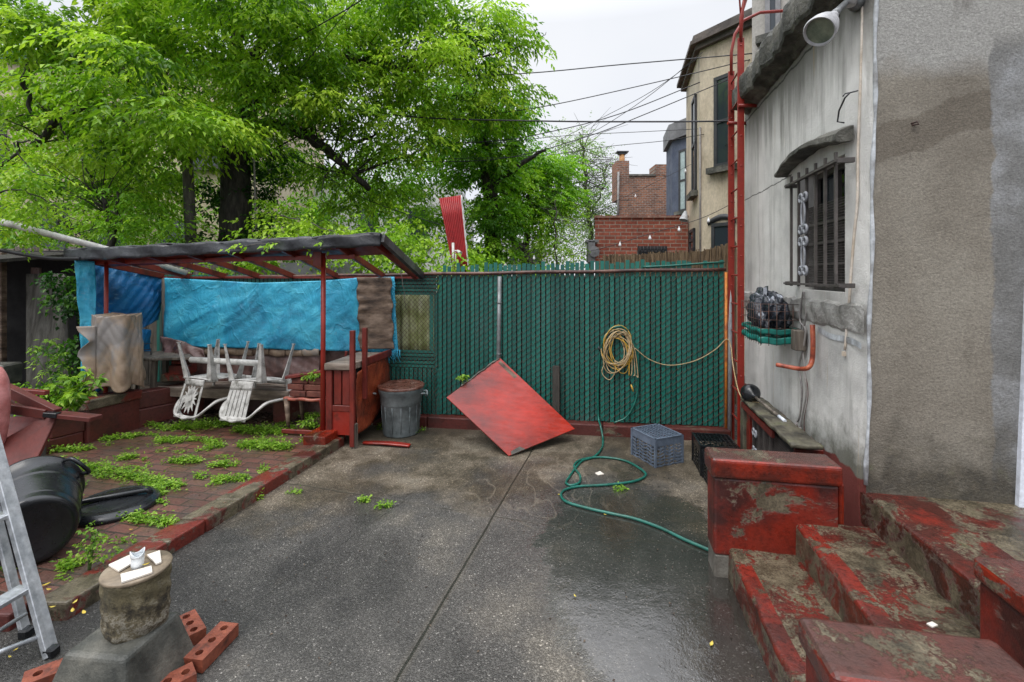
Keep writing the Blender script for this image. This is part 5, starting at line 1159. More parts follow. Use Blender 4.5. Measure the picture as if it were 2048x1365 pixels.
holed_brick((380, 1246), .062, 3, 'cored red brick tucked behind the right side of the concrete block', rz=math.radians(-42))
holed_brick((424, 1280), .066, 3, 'cored red brick lying alone farthest to the right of the stump', rz=math.radians(82), L=.24, Wd=.105)
holed_brick((135, 1325), .062, 3, 'long cored brick left of the concrete block, moss in its holes', rz=math.radians(38), L=.30, Wd=.10)
holed_brick((190, 1350), .062, 3, 'cored brick in the bottom left corner in front of the mossy brick', rz=math.radians(-20))
holed_brick((335, 1362), .062, 3, 'cored brick below the concrete block, cut by the bottom edge', rz=math.radians(45))
# ---- small things on the patio
b = MB(); b.plan([G(u, v, .0)[:2] for u, v in ((1190,948),(1200,944),(1208,950),(1196,952))], .002, .008); tag(b.build('paper_scrap', m_tile), 'pale flat scrap lying in the puddle inside the hose loop', 'scrap')
b = MB(); p = SP(.42+.20, .80, .388); b.box(p, (.035,.022,.006), rz=.3); tag(b.build('paper_scrap', m_tile), 'small pale chip lying on the middle step', 'scrap')
rr = random.Random(5)
LV = [(515,805),(212,1158),(168,1226),(110,1255),(95,1230),(75,1290),(20,1305),(190,1158),(160,1212),(1423,1287),(1424,1292),(228,990),(325,1000),(52,955),(90,980),(520,1325),(1212,1030),(1160,1010),(1180,1128),(1150,1195),(250,1078)]
LV = [(212,1158,.09),(168,1226,.09),(145,1222,.09),(105,1215,.09),(98,1180,.09),(20,1315,.0),(32,1300,.0),(190,1090,.09),(262,1060,.09),(1423,1289,.0),(325,1003,.09),(1210,1030,0),(1150,1193,0),(1120,990,0),(292,1130,zt_+.01),(300,975,.09),(92,1170,.09),(150,1205,.09)]
for (u, v, z) in LV:
    c = G(u, v, z+.006); a = rr.uniform(0, PI); l = rr.uniform(.011, .022); d = V(math.cos(a), math.sin(a), 0); n_ = V(-d.y, d.x, 0)
    b = MB(); b.cloth(lambda a_, c_: c+d*l*(a_*2-1)+n_*l*.38*(c_*2-1)*(1-(a_*2-1)**2)+V(0,0,.004*(a_*2-1)**2+.003*(c_*2-1)**2), 6, 2, .0006)
    lab_ = {(1423,1289): 'yellow leaf on the wet patio beside the lowest step', (292,1130): 'yellow leaf on top of the stump between the tiles', (1210,1030): 'yellow leaf just below the long hose run', (1120,990): 'yellow leaf left of the bend of the green hose', (1150,1193): 'tiny yellow leaf alone in the middle of the patio', (325,1003): 'yellow leaf on the bricks right of the black lid', (300,975): 'yellow leaf on the far rim of the black lid', (262,1060): 'yellow leaf on the bricks nearest the front weeds', (190,1090): 'yellow leaf beside the seedling by the black bin', (20,1315): 'yellow leaf lowest in the left corner under the ladder', (32,1300): 'yellow leaf second lowest under the ladder'}.get((u, v), 'small yellow leaf lying on the terrace corner between ladder and stump')
    tag(b.build('fallen_leaf', m_leafy), lab_, 'leaf', 'fallen yellow leaves')
# ================================================================== BACKGROUND BUILDINGS
def bplan(name, label, cat, c): return empty(name, c, label, cat)
def wallface(b, p0, p1, z0, z1, nrm, t=.25):
    """a wall from p0 to p1, thickened away from nrm"""
    p0 = Vector(p0); p1 = Vector(p1); n = Vector(nrm).normalized()*t
    b.plan([(p0.x, p0.y), (p1.x, p1.y), (p1.x-n.x, p1.y-n.y), (p0.x-n.x, p0.y-n.y)], z0, z1)
def window(parent, p0, p1, z0, z1, nrm, arch=0., frame=m_winframe, sill=True, pane=None):
    p0 = Vector((p0[0], p0[1], 0)); p1 = Vector((p1[0], p1[1], 0)); n = Vector((nrm[0], nrm[1], 0)).normalized(); d = (p1-p0).normalized(); L = (p1-p0).length
    Z = lambda p, z, o: p+n*o+V(0,0,z)
    b = MB(); b.slab([Z(p0, z0, .03), Z(p1, z0, .03), Z(p1, z1, .03), Z(p0, z1, .03)], -.05); wo_ = b.build('window', pane or m_glassdark, parent)
    b = MB(); w_ = .07
    for a, c in ((0, w_), (L-w_, L)): b.slab([Z(p0+d*a, z0, .05), Z(p0+d*c, z0, .05), Z(p0+d*c, z1, .05), Z(p0+d*a, z1, .05)], -.06)
    for a, c in ((z0, z0+w_), ((z0+z1)/2-.03, (z0+z1)/2+.03), (z1-w_, z1)): b.slab([Z(p0, a, .053), Z(p1, a, .053), Z(p1, c, .053), Z(p0, c, .053)], -.06)
    b.build('frame', frame, wo_)
    if sill:
        b = MB(); b.slab([Z(p0-d*.12, z0-.12, .14), Z(p1+d*.12, z0-.12, .14), Z(p1+d*.12, z0, .14), Z(p0-d*.12, z0, .14)], -.16); b.build('sill', m_stone, wo_)
# beige bay-fronted row house
A_, B_, C_ = V(4.45, 12.0, 0), V(3.96, 9.9, 0), V(4.72, 8.75, 0)
bh = bplan('row_house', 'beige stucco row house bay with dark windows behind the red ladder', 'house', (4.3, 9.9, 0))
n1 = V(-.97, -.22, 0); n2 = V(-.83, -.55, 0)
n1 = V(-(A_-B_).y, (A_-B_).x, 0).normalized(); n2 = V(-(B_-C_).y, (B_-C_).x, 0).normalized()
D_ = V(6.6, 8.2, 0)
b = MB(); b.plan([(A_.x, A_.y), (B_.x, B_.y), (C_.x, C_.y), (8.5, 8.0), (8.5, 12.4)], -.05, 6.62); b.build('wall', m_beige, bh)
b = MB()
for z0, z1, o in ((6.62, 6.72, .10), (6.72, 6.80, .20), (6.80, 6.92, .14)):
    q = [A_+n1*o+V(0,.1,0), B_+(n1+n2)*o*.6, C_+n2*o]; b.plan([(q[0].x, q[0].y), (q[1].x, q[1].y), (q[2].x, q[2].y), (8.6, 7.9), (8.6, 12.5)], z0, z1)
b.build('roof_cornice', mat('brown cornice', [(.06,.05,.045), (.14,.115,.10)], 3, None, (.6,.85), .4, 40), bh)
def onl(p, q, u): # point on plan line p-q at pixel column u
    k = (u-1024)/F; d = q-p; t = (k*p.y-p.x)/(d.x-k*d.y); return p+d*t
def zat(p, v): return EYE-(v-HZ)/F*p.y
w0_, w1_ = onl(B_, C_, 1430), onl(B_, C_, 1466); window(bh, w0_, w1_, zat(w0_, 337), zat(w0_, 158), n2)
w0_, w1_ = onl(B_, C_, 1425), onl(B_, C_, 1470); window(bh, w0_, w1_, 1.2, zat(w0_, 448), n2, sill=False)
w0_, w1_ = onl(A_, B_, 1387), onl(A_, B_, 1394); window(bh, w0_, w1_, zat(w0_, 390), zat(w0_, 205), n1, sill=True)
w0_, w1_ = onl(A_, B_, 1382), onl(A_, B_, 1391); window(bh, w0_, w1_, zat(w0_, 505), zat(w0_, 462), n1, sill=False)
b = MB(); p = onl(B_, C_, 1425); p.z = zat(p, 443)
b.grid(lambda a, c: onl(B_, C_, 1418+56*a)+n2*(.02+.04*math.sin(c*PI))+V(0,0,zat(p, 452)+.12*c+.10*math.sin(a*PI)), 14, 6); b.build('window_hood', m_winframe, bh)
b = MB(); p = onl(A_, B_, 1393)+n1*.25; p.z = zat(p, 433); b.lathe(p, [(.10,-.1), (.07,0), (.03,.12)], 12, axis=(.3,.2,1)); b.build('wall_lamp', m_lampgrey, bh)
b = MB(); b.tube([V(4.05,9.85,0)+n1*.1+V(0,0,z) for z in (1.5, 3, 5)], .02, 6); b.build('wall_pipe', m_greycord, bh)
# nearer pale house seen above the cornice
nh = bplan('pale_house', 'pale grey rendered house with tall window above the mossy cornice', 'house', (5.5, 7.8, 0))
A2, B2 = onl(V(3.9,7.7,0), V(4.9,6.9,0), 1504), onl(V(3.9,7.7,0), V(4.9,6.9,0), 1640)
b = MB(); b.plan([(A2.x, A2.y), (B2.x, B2.y), (8, 6.9), (8, 7.9)], -.05, 8.2); b.build('wall', m_beige2, nh)
n3 = V(-(A2-B2).y, (A2-B2).x, 0).normalized(); w0_, w1_ = onl(A2, B2, 1531), onl(A2, B2, 1562); window(nh, w0_, w1_, zat(w0_, 75), zat(w0_, -190), n3, frame=m_slateroof)
# blue grey house
A3, B3, C3 = V(5.78, 17.6, 0), V(5.52, 16.2, 0), V(6.25, 14.6, 0)
gh = bplan('blue_house', 'blue grey painted house with one tall window between chimney and beige house', 'house', (5.6, 16, 0))
b = MB(); b.plan([(A3.x, A3.y), (B3.x, B3.y), (C3.x, C3.y), (10, 14), (10, 18)], -.05, 6.75); b.build('wall', m_bluebld, gh)
b = MB(); b.plan([(A3.x-.12, A3.y), (B3.x-.14, B3.y-.05), (C3.x-.1, C3.y-.2), (10, 13.9), (10, 18.1)], 6.5, 7.05); b.build('roof_edge', m_slateroof, gh)
n4 = V(-(B3-C3).y, (B3-C3).x, 0).normalized(); w0_, w1_ = onl(B3, C3, 1359), onl(B3, C3, 1375); window(gh, w0_, w1_, zat(w0_, 424), zat(w0_, 302), n4, pane=mat('pale pane', [(.25,.33,.33), (.45,.55,.55)], 1, None, (.1,.2), .05, 20))
# old brick wall house with chimney
m_oldbrick = brick_mat('old brown brick', (1,0), (.16,.065,.04), (.34,.13,.065), (.26,.22,.19), .24, .085, .014, (.05,.035,.03), .6)
oh = bplan('brick_house', 'old brown brick gable wall rising beyond the red brick extension', 'house', (6, 22, 0))
b = MB(); xx = lambda u: (u-1024)/F*22; zz = lambda v: EYE-(v-HZ)/F*22
b.plan([(xx(1236), 22), (xx(1400), 22), (xx(1400), 30), (xx(1236)*30/22, 30)], -.05, zz(351)); b.plan([(xx(1311), 21.99), (xx(1400), 21.99), (xx(1400), 23), (xx(1311), 23)], zz(351)-.01, zz(329)); b.build('wall', m_oldbrick, oh)
b = MB(); b.plan([(xx(1233), 21.98), (xx(1258), 21.98), (xx(1258), 23), (xx(1233), 23)], zz(400), zz(322)); b.build('chimney', m_oldbrick, oh)
b = MB(); b.plan([(xx(1258), 21.95), (xx(1311), 21.95), (xx(1311), 22.4), (xx(1258), 22.4)], zz(353), zz(349)); b.build('coping', m_conc, oh)
b = MB(); b.tube([V(xx(1247), 22.3, zz(330)), V(xx(1247), 22.3, zz(306))], .13, 12); b.build('flue', mat('orange flue', [(.45,.2,.07), (.55,.3,.12)], 3, None, (.5,.7), .1, 40), oh)
b = MB(); b.box((xx(1247), 22.3, zz(302)), (.55, .4, .05)); b.box((xx(1247), 22.3, zz(305)), (.35, .3, .08)); b.build('flue_cap', m_winframe, oh)
b = MB(); b.tube([V(xx(1234), 21.9, zz(470)), V(xx(1236), 21.9, zz(345))], .05, 8); b.build('gutter_pipe', m_greycord, oh)
# red brick extension
m_redbrick = brick_mat('red brick', (1,0), (.24,.055,.032), (.36,.095,.055), (.32,.25,.20), .27, .092, .010, (.05,.03,.025), .45)
xe = bplan('brick_extension', 'low red brick extension with one small barred window behind the fence', 'building', (3.2, 11.5, 0))
X2 = lambda u, Y=11.5: (u-1024)/F*Y; Z2 = lambda v, Y=11.5: EYE-(v-HZ)/F*Y
b = MB(); b.plan([(X2(1190), 11.5), (X2(1376), 11.5), (X2(1376), 14), (X2(1190, 14), 14)], -.05, Z2(436)); b.build('wall', m_redbrick, xe)
b = MB(); b.plan([(X2(1188), 11.46), (X2(1376), 11.46), (X2(1376), 14), (X2(1188, 14), 14)], Z2(436), Z2(432)); b.build('coping', m_redbrick, xe)
window(xe, (X2(1275), 11.5), (X2(1333), 11.5), Z2(512), Z2(493), (0,-1,0), sill=False)
b = MB()
for u in range(1278, 1333, 7): b.tube([V(X2(u), 11.40, Z2(512)), V(X2(u), 11.40, Z2(493))], .012, 5)
b.build('window_bars', m_wire, xe)
b = MB(); b.box((X2(1180), 11.4, Z2(505)), (.16, .3, .5)); b.lathe((X2(1184), 11.2, Z2(505)), [(.0,.02), (.13,.0)], 16, axis=(0,-1,0)); b.box((X2(1182), 11.4, Z2(484)), (.28, .3, .06)); tag(b.build('meter_box', m_slateroof), 'grey electric meter box at the left corner of the brick extension', 'meter')
# reed screen and far plank fences
rs = empty('reed_screen', (1.9, 6.9, 0), 'brown reed screen rising above the right part of the green fence', 'screen')
b = MB()
x = (1200-1024)/F*6.9
while x < 3.3:
    u = x/6.9*F+1024; zt = EYE-((518-HZ) if u < 1205 else ((512-(u-1205)*.055)-HZ if u < 1408 else (500-(u-1408)*.25)-HZ))/F*6.9+random.uniform(-.02,.02)
    b.box((x, 6.9+random.uniform(-.01,.01), zt/2), (.017, .012, zt)); x += .0165
b.build('reeds', m_reed, rs)
b = MB()
x = -8.6
while x < -1.4:
    zt = 2.30+random.uniform(-.03,.04)-(.35 if x > -4.4 else 0)
    b.box((x, 7.35+.05*math.sin(x), zt/2), (.125, .02, zt)); x += .135
tag(b.build('plank_fence', m_greywood, bevel=.003), 'grey weathered plank fence behind the left end of the shelter', 'fence')
# buildings glimpsed through the trees
tbd = bplan('tan_house', 'tan rear wall with dark windows glimpsed through the leaves at left', 'house', (-12, 14, 0))
b = MB(); b.plan([(-19, 13.0), (-8.0, 14.6), (-8.0, 20), (-19, 20)], -.05, 8.3); b.build('wall', m_tanbld, tbd)
b = MB(); b.plan([(-19, 12.85), (-7.9, 14.45), (-7.9, 14.6), (-19, 13.0)], 8.1, 8.35); b.build('roof_edge', mat('green trim', [(.03,.09,.07), (.05,.13,.10)], 2, None, (.5,.7), .1, 30), tbd)
dirt = V(11.0, 1.6, 0).normalized(); nt_ = V(.144, -.99, 0)
for s0, z0, z1 in ((1.2,1.2,3.2), (3.4,2.0,4.0), (5.0,2.0,4.0), (6.6,1.0,3.6), (8.4,1.0,3.6), (3.4,5.2,7), (6.6,5.2,7), (1.2,5.2,7), (9.2,5.2,7)):
    p0 = V(-19,13,0)+dirt*s0; window(tbd, p0, p0+dirt*1.0, z0, z1, nt_)
for (nm, lb_, x0, x1, Y, zt, m_) in (('white_house', 'white wall glimpsed between the branches above the shelter', -9.0, -2.2, 19, 5.6, m_whitebld), ('far_house', 'distant white building low behind the trees at centre', -1.0, 3.6, 45, 5.2, m_whitebld)):
    e = bplan(nm, lb_, 'house', ((x0+x1)/2, Y, 0)); b = MB(); b.plan([(x0, Y), (x1, Y), (x1, Y+8), (x0, Y+8)], -.05, zt); b.build('wall', m_, e)
    k = 0
    xw = x0+.8
    while xw < x1-1:
        window(e, (xw, Y), (xw+.8, Y), 3.1, 4.6, (0,-1,0)); xw += 2.0
# grey low wall seen under the shelter roof
b = MB(); b.plan([P(560, 530, 7.0)[:2], P(708, 526, 7.0)[:2], P(708, 526, 7.1)[:2], P(560, 530, 7.1)[:2]], 1.6, 2.08); tag(b.build('grey_screen', m_slateroof), 'pale grey flat panel seen under the shelter roof', 'panel')
# red corrugated sheet leaning upright
b = MB(); q = [P(908, 548, 6.9), P(937, 548, 6.9), P(922, 391, 7.0), P(878, 397, 7.0)]
b.cloth(lambda a, c: q[0].lerp(q[1], a).lerp(q[3].lerp(q[2], a), c)+V(0, .010*math.cos(a*2*PI*11), 0), 66, 4, .003); co = empty('metal_sheet', q[0], 'tall narrow red corrugated panel jutting up behind the fence', 'panel'); b.build('sheet', m_corr, co)
b = MB(); b.tube([q[1].lerp(q[2], t)+V(.012*math.sin(t*40)*.5, .015, 0) for t in np.linspace(0, 1, 24)], [.014+.008*abs(math.sin(i*1.9)) for i in range(24)], 5); b.build('torn_edge', m_whitebld, co)
b = MB(); b.tube([P(907, 545, 6.6), P(906, 486, 6.6)], .018, 8); b.tube(cr([P(907, 503, 6.6), P(913, 502, 6.58), P(917, 505, 6.55)]), .010, 6); b.tube([P(915, 502, 6.55), P(921, 507, 6.5)], [.018,.03], 8)
b.tube([P(912, 548, 6.6), P(911, 505, 6.6)], .007, 6); tag(b.build('pipe_lamp', m_pipe), 'thin pale pipe with a small spot lamp in front of the red corrugated panel', 'lamp')
# long white pipe, black cable at left
b = MB(); b.tube([P(-60, 428, 4.9), P(196, 494, 5.45), P(372, 546, 6.3)], .036, 14); tag(b.build('long_pipe', m_pipe), 'long white pipe slanting over the left end of the shelter roof', 'pipe')
b = MB(); b.tube(cr([P(-40, 492, 5.0), P(40, 508, 5.1), P(100, 517, 5.2), P(160, 518, 5.3)]), .022, 10); tag(b.build('black_pipe', m_wire), 'sagging black pipe running from the left edge to the shelter roof', 'pipe')
# left corner: leaning board, dark shed
b = MB(); b.cloth(lambda a, c: P(52+75*a+14*c*a, 548+238*c, 6.3-.25*c)+V(.0, .012*math.sin(a*14), 0), 30, 30, .03); tag(b.build('leaning_board', mat('mossy grey board', [(.028,.026,.02), (.075,.07,.058), (.12,.115,.10)], 2, None, (.6,.85), .9, 40, stretch=(9,9,.5))), 'broad mossy grey board leaning in the left corner beside the ivy', 'board')
sd = bplan('shed', 'dark open shed cut off by the left edge of the photo', 'shed', (-7.3, 6.6, 0))
b = MB(); b.plan([(-9, 6.9), (-6.4, 6.9), (-6.4, 7.0), (-9, 7.0)], 0, 2.25); b.build('back_wall', m_dark, sd)
b = MB(); b.slab([V(-9, 5.6, 2.06), V(-6.2, 5.6, 2.04), V(-6.2, 7.0, 2.2), V(-9, 7.0, 2.24)], .04); b.build('roof', m_bark, sd)
b = MB(); b.box((-6.95, 6.4, 1.1), (.07,.07,2.2)); b.build('post', m_card, sd)
b = MB(); b.box((-6.72, 6.6, 1.0), (.12,.03,2.0), ry=.04); b.box((-7.3, 6.6, 1.0), (.2,.03,2.0), ry=-.05); b.build('plank', m_purple, sd)
b = MB(); b.box((-6.05, 5.6, .25), (.9,.3,.55)); b.box((-6.3, 5.7, .7), (.5,.25,.25)); tag(b.build('rubble', m_concdark, bevel=.02), 'dark concrete rubble heaped in the left corner under the shed', 'rubble')

# ================================================================== CABLES
def cable(px, lab, r=.008, m_=m_wire):
    b = MB(); b.tube(cr([P(u, v, Y) for u, v, Y in px], 6), r, 5); tag(b.build('overhead_cable', m_), lab, 'cable', 'overhead cables')
cable([(480,150,11), (700,151,10), (1000,150,9.5), (1250,129,9), (1512,107,8.2)], 'topmost cable crossing the open sky, ending high on the ladder', .011)
cable([(640,265,11), (900,236,10.5), (1068,217,10), (1290,170,9.6), (1500,120,9)], 'second cable from the top, rising to the beige house roof', .010)
cable([(580,197,10), (700,218,9.6), (850,236,9.2), (1100,243,8.8), (1300,244,8.4), (1462,243,8)], 'thick double cable running level to the ladder clamp', .016)
cable([(560,252,11), (800,283,10.5), (985,283,10), (1110,262,9.8), (1240,228,9.5), (1400,165,9.4)], 'cable sagging below the thick one, then rising past the bare tree', .010)
cable([(590,305,11), (800,322,10.5), (1000,318,10), (1170,275,9.8), (1300,225,9.6), (1468,155,9.2)], 'lowest long cable dipping before the maple and rising right', .010)
cable([(980,288,11), (1130,272,11), (1285,264,10.5), (1440,256,10)], 'thin level cable just above the chimney', .007)
cable([(900,318,11), (1080,312,11), (1220,293,10.5), (1330,282,10), (1420,267,9.8)], 'thin cable touching the top of the chimney flue', .007)
cable([(1405,105,9.6), (1290,198,11), (1180,268,13), (1060,325,15)], 'upper of two thin cables fanning down left from the beige cornice', .007)
cable([(1402,112,9.6), (1300,185,11), (1200,238,13), (1080,300,15)], 'lower of two thin cables fanning down left from the beige cornice', .007)
cable([(585,82,8), (640,50,7.6), (700,15,7.2), (760,-25,6.8)], 'black cable slanting up through the tree top', .010)
cable([(600,140,8), (680,40,7.2), (720,-10,6.8)], 'steeper black cable in the tree top', .006)
cable([(500,300,11), (620,350,10.5), (760,410,10), (880,450,9.5)], 'cable slanting down through leaves toward the corrugated panel', .009)
# string lights
sl_ = empty('string_lights', P(1300, 470, 9), 'string of small frosted bulbs drooping before the brick extension', 'string lights')
sp = cr([P(1120, 515, 9.5), P(1200, 498, 9.2), P(1300, 468, 8.8), P(1400, 438, 8.4), P(1470, 405, 8.0)], 8)
b = MB(); b.tube(sp, .006, 5); b.build('wire', m_wire, sl_)
sp2 = cr([P(1190, 420, 13), P(1270, 385, 13), P(1380, 330, 11), P(1470, 280, 9)], 8)
b = MB(); b.tube(sp2, .005, 5); b.build('wire', m_wire, sl_)
for (u, v, Y) in ((1240,490,9), (1300,477,8.8), (1358,460,8.5), (1417,442,8.2), (1271,393,13), (1371,343,11), (1125,518,9.6), (1068,517,9.8)):
    p = P(u, v, Y); b = MB(); b.lathe(p, [(.0,-.035), (.02,-.028), (.027,-.008), (.02,.02), (.012,.035)], 10); b.lathe(p, [(.012,.03), (.012,.06)], 8); b.build('bulb', m_bulb, sl_)

# ================================================================== FOLIAGE
def leafmat(name, c0, c1, c2, rough=.42, tr=.45):
    t = NT(name); at = t.n('ShaderNodeAttribute'); at.attribute_name = 'tint'
    c = t.ramp(at.outputs['Fac'], [(0., c0), (.5, c1), (1., c2)])
    b = t.n('ShaderNodeBsdfPrincipled'); t.l(c, b.inputs['Base Color']); b.inputs['Roughness'].default_value = rough; b.inputs['Specular IOR Level'].default_value = .35
    tl = t.n('ShaderNodeBsdfTranslucent'); t.l(t.mix(1., c, (1.05, 1.15, .6), 'MULTIPLY'), tl.inputs['Color'])
    m = t.n('ShaderNodeMixShader'); m.inputs[0].default_value = tr; t.l(b.outputs[0], m.inputs[1]); t.l(tl.outputs[0], m.inputs[2]); t.l(m.outputs[0], t.out.inputs['Surface']); return t.m
m_leafA = leafmat('fresh tree leaf', (.06,.16,.010), (.25,.46,.028), (.54,.72,.08))
m_leafB = leafmat('maple leaf', (.07,.20,.014), (.19,.42,.025), (.36,.60,.045))
m_leafC = leafmat('pale spring leaf', (.10,.20,.04), (.20,.34,.07), (.30,.44,.12))
m_leafD = leafmat('yellow green vine leaf', (.14,.30,.015), (.26,.46,.025), (.40,.58,.06))
m_leafE = leafmat('dark ivy leaf', (.012,.055,.008), (.03,.11,.012), (.09,.22,.02))
m_weed = leafmat('weed leaf', (.08,.19,.015), (.19,.36,.03), (.38,.56,.08))
def norm(a): return a/np.maximum(np.linalg.norm(a, axis=1, keepdims=True), 1e-9)
def leafmesh(name, m_, parent, pos, d, nr, L, Wd, tint, fold=.25):
    d = norm(d); nr = nr-(nr*d).sum(1, keepdims=True)*d; nr = norm(nr); s = np.cross(d, nr); N = len(pos); L = L[:, None]; Wd = Wd[:, None]
    mid = pos+d*L*.42-nr*Wd*fold*0; tip = pos+d*L-nr*L*.12
    v = np.empty((N, 4, 3)); v[:, 0] = pos; v[:, 1] = mid+s*Wd*.5+nr*Wd*fold; v[:, 2] = tip; v[:, 3] = mid-s*Wd*.5+nr*Wd*fold
    if parent: v -= np.array(parent_loc(parent))
    me = bpy.data.meshes.new(name); me.vertices.add(N*4); me.vertices.foreach_set('co', v.astype(np.float32).ravel())
    b4 = np.arange(N)*4; tri = np.stack([b4, b4+1, b4+2, b4, b4+2, b4+3], 1).ravel(); me.loops.add(N*6); me.loops.foreach_set('vertex_index', tri.astype(np.int32))
    me.polygons.add(N*2); me.polygons.foreach_set('loop_start', (np.arange(N*2)*3).astype(np.int32)); me.polygons.foreach_set('loop_total', np.full(N*2, 3, np.int32))
    me.update(calc_edges=True); at = me.attributes.new('tint', 'FLOAT', 'FACE'); at.data.foreach_set('value', np.repeat(np.clip(tint, 0, 1), 2).astype(np.float32)); me.materials.append(m_)
    o = bpy.data.objects.new(name, me); col.objects.link(o)
    if parent: o.parent = parent
    return o
def twigs(base, out, tl, nl, L, asp=.42, droop=.25, tint=None, up=.9, spread=.9):
    """leafy twigs: nl leaves in two rows along each twig"""
    M_ = len(base); out = norm(out); side = norm(np.cross(out, np.tile([0,0,1.], (M_, 1)))+1e-6)
    P_, D_, N_, Ls, T_ = [], [], [], [], []
    tt = rng.uniform(0, 1, M_) if tint is None else tint
    for i in range(nl):
        t = (i+.5)/nl; sg = 1 if i % 2 else -1; last = i == nl-1
        p = base+out*(tl[:, None]*t); p[:, 2] -= droop*tl*t*t; p += rng.normal(0, .012, (M_, 3))
        dd = out*(.55 if not last else 1.)+side*(sg*spread if not last else 0)+rng.normal(0, .22, (M_, 3)); dd[:, 2] -= droop*1.1+.12
        n = np.tile([0,0,up], (M_, 1))+rng.normal(0, .38, (M_, 3))
        P_.append(p); D_.append(dd); N_.append(n); Ls.append(L*rng.uniform(.65, 1.15, M_)*(1-.25*abs(t-.5))); T_.append(tt+rng.normal(0, .13, M_))
    P_ = np.concatenate(P_); D_ = np.concatenate(D_); N_ = np.concatenate(N_); Ls = np.concatenate(Ls); T_ = np.concatenate(T_)
    return P_, D_, N_, Ls, Ls*asp, T_
def crown(blobs, dens, rc, ntw, nl, L, tl=.34, droop=.3, asp=.4, flat=.45, keep=None):
    B_, O_, T_ = [], [], []
    for (u, v, Y, rx, ry, rz) in blobs:
        c = np.array(P(u, v, Y)); vol = rx*ry*rz; n = max(3, int(dens*vol**.8))
        q = rng.normal(0, 1, (n, 3)); q = norm(q)*(rng.uniform(.15, 1, (n, 1))**.45); cl = c+q*np.array([rx, ry, rz])
        for k in range(n):
            m = int(ntw*rng.uniform(.6, 1.3)); r = rc*rng.uniform(.6, 1.3); off = rng.normal(0, 1, (m, 3))*np.array([r, r, r*flat])*.55
            o = off.copy(); o[:, 2] = o[:, 2]*.3-.08; o += np.append(norm(cl[k:k+1]-c)[0][:2]*.35*r, 0); o += rng.normal(0, .08, (m, 3))
            B_.append(cl[k]+off); O_.append(o); T_.append(np.clip(rng.normal(.5, .30)+off[:, 2]/r*0+rng.normal(0, .1, m), 0, 1))
    B_ = np.concatenate(B_); O_ = np.concatenate(O_); T_ = np.concatenate(T_); ok = B_[:, 2] > .3
    B_, O_, T_ = B_[ok], O_[ok], T_[ok]
    return twigs(B_, O_, rng.uniform(.7, 1.3, len(B_))*tl, nl, L, asp, droop, T_)
def limb(b, px, r0, r1, n=8, wob=.03):
    pts = cr([P(u, v, Y) for u, v, Y in px], 7); k = len(pts)
    pts = [p+V(wob*math.sin(i*1.3+p.x*3), wob*math.cos(i*.9+p.z*2), wob*.5*math.sin(i*2.1)) for i, p in enumerate(pts)]
    b.tube(pts, [r0+(r1-r0)*(i/(k-1))**.8 for i in range(k)], n)
def twigfan(b, px, r, n_, ln, seed):
    q = random.Random(seed)
    pts = cr([P(*p) for p in px], 4)
    for k in range(n_):
        p = q.choice(pts); d = V(q.uniform(-1,1), q.uniform(-.6,.6), q.uniform(-.4,1)).normalized(); l = ln*q.uniform(.4,1.2); p1 = p+d*l*.5+V(0,0,q.uniform(-.05,.05)); p2 = p1+(d+V(q.uniform(-.5,.5), q.uniform(-.5,.5), q.uniform(-.5,.3))).normalized()*l*.5
        b.tube([p, p1, p2], [r, r*.6, r*.25], 4)
        for j in range(2):
            e = p1+V(q.uniform(-1,1), q.uniform(-1,1), q.uniform(-.5,.8)).normalized()*l*.4; b.tube([p1, e], [r*.5, r*.15], 3)
# ---- the big tree
t1 = empty('large_tree', P(472, 560, 9.2), 'large spreading tree with dark forked trunk and bright drooping foliage behind the shelter', 'tree')
b = MB()
limb(b, [(475,720,9.2), (472,560,9.2), (470,460,9.2), (472,390,9.2), (470,330,9.2)], .30, .26, 14, .01)
limb(b, [(470,340,9.2), (440,300,9.1), (400,268,8.9), (350,250,8.6), (280,262,8.2), (200,285,7.9)], .17, .03)
limb(b, [(472,340,9.2), (492,270,9.2), (498,200,9.1), (480,130,9.0), (470,60,8.8), (430,-20,8.6)], .21, .08)
limb(b, [(482,300,9.2), (540,250,9.2), (605,268,9.1), (665,310,9.1), (705,350,9.2), (740,378,9.3)], .15, .055)
limb(b, [(498,215,9.1), (560,170,9.2), (620,135,9.2), (660,115,9.2), (740,128,9.3), (835,140,9.4), (900,120,9.5)], .14, .03)
limb(b, [(496,180,9.1), (520,90,8.9), (548,10,8.7), (600,-60,8.6)], .13, .06)
limb(b, [(630,128,9.2), (625,60,9.1), (615,10,9)], .06, .03); limb(b, [(700,350,9.2), (760,330,9.5), (850,300,9.8)], .04, .015); limb(b, [(665,115,9.2), (640,60,9), (600,20,8.8)], .05, .02)
limb(b, [(705,285,9.3), (730,280,9.3), (755,265,9.4)], .04, .02); limb(b, [(400,268,8.9), (330,200,8.6), (240,150,8.3), (160,120,8.2), (90,70,8)], .09, .03)
limb(b, [(280,262,8.2), (180,210,8.4), (110,250,8.6), (60,300,8.8), (20,330,9)], .05, .07, 8); limb(b, [(70,40,8.2), (60,110,8.3), (50,170,8.3), (65,230,8.4)], .05, .03)
limb(b, [(900,120,9.5), (980,110,9.8), (1060,85,10), (1095,65,10)], .03, .006, 5)
for i, lm in enumerate(([(480,130,9.0), (470,60,8.8), (430,-20,8.6)], [(605,268,9.1), (665,310,9.1), (705,350,9.2)], [(660,115,9.2), (740,128,9.3), (835,140,9.4)], [(400,268,8.9), (350,250,8.6), (280,262,8.2)], [(330,200,8.6), (240,150,8.3), (160,120,8.2)], [(180,210,8.4), (110,250,8.6), (60,300,8.8)])): twigfan(b, lm, .02, 22, 1.0, i)
b.build('trunk', m_bark, t1)
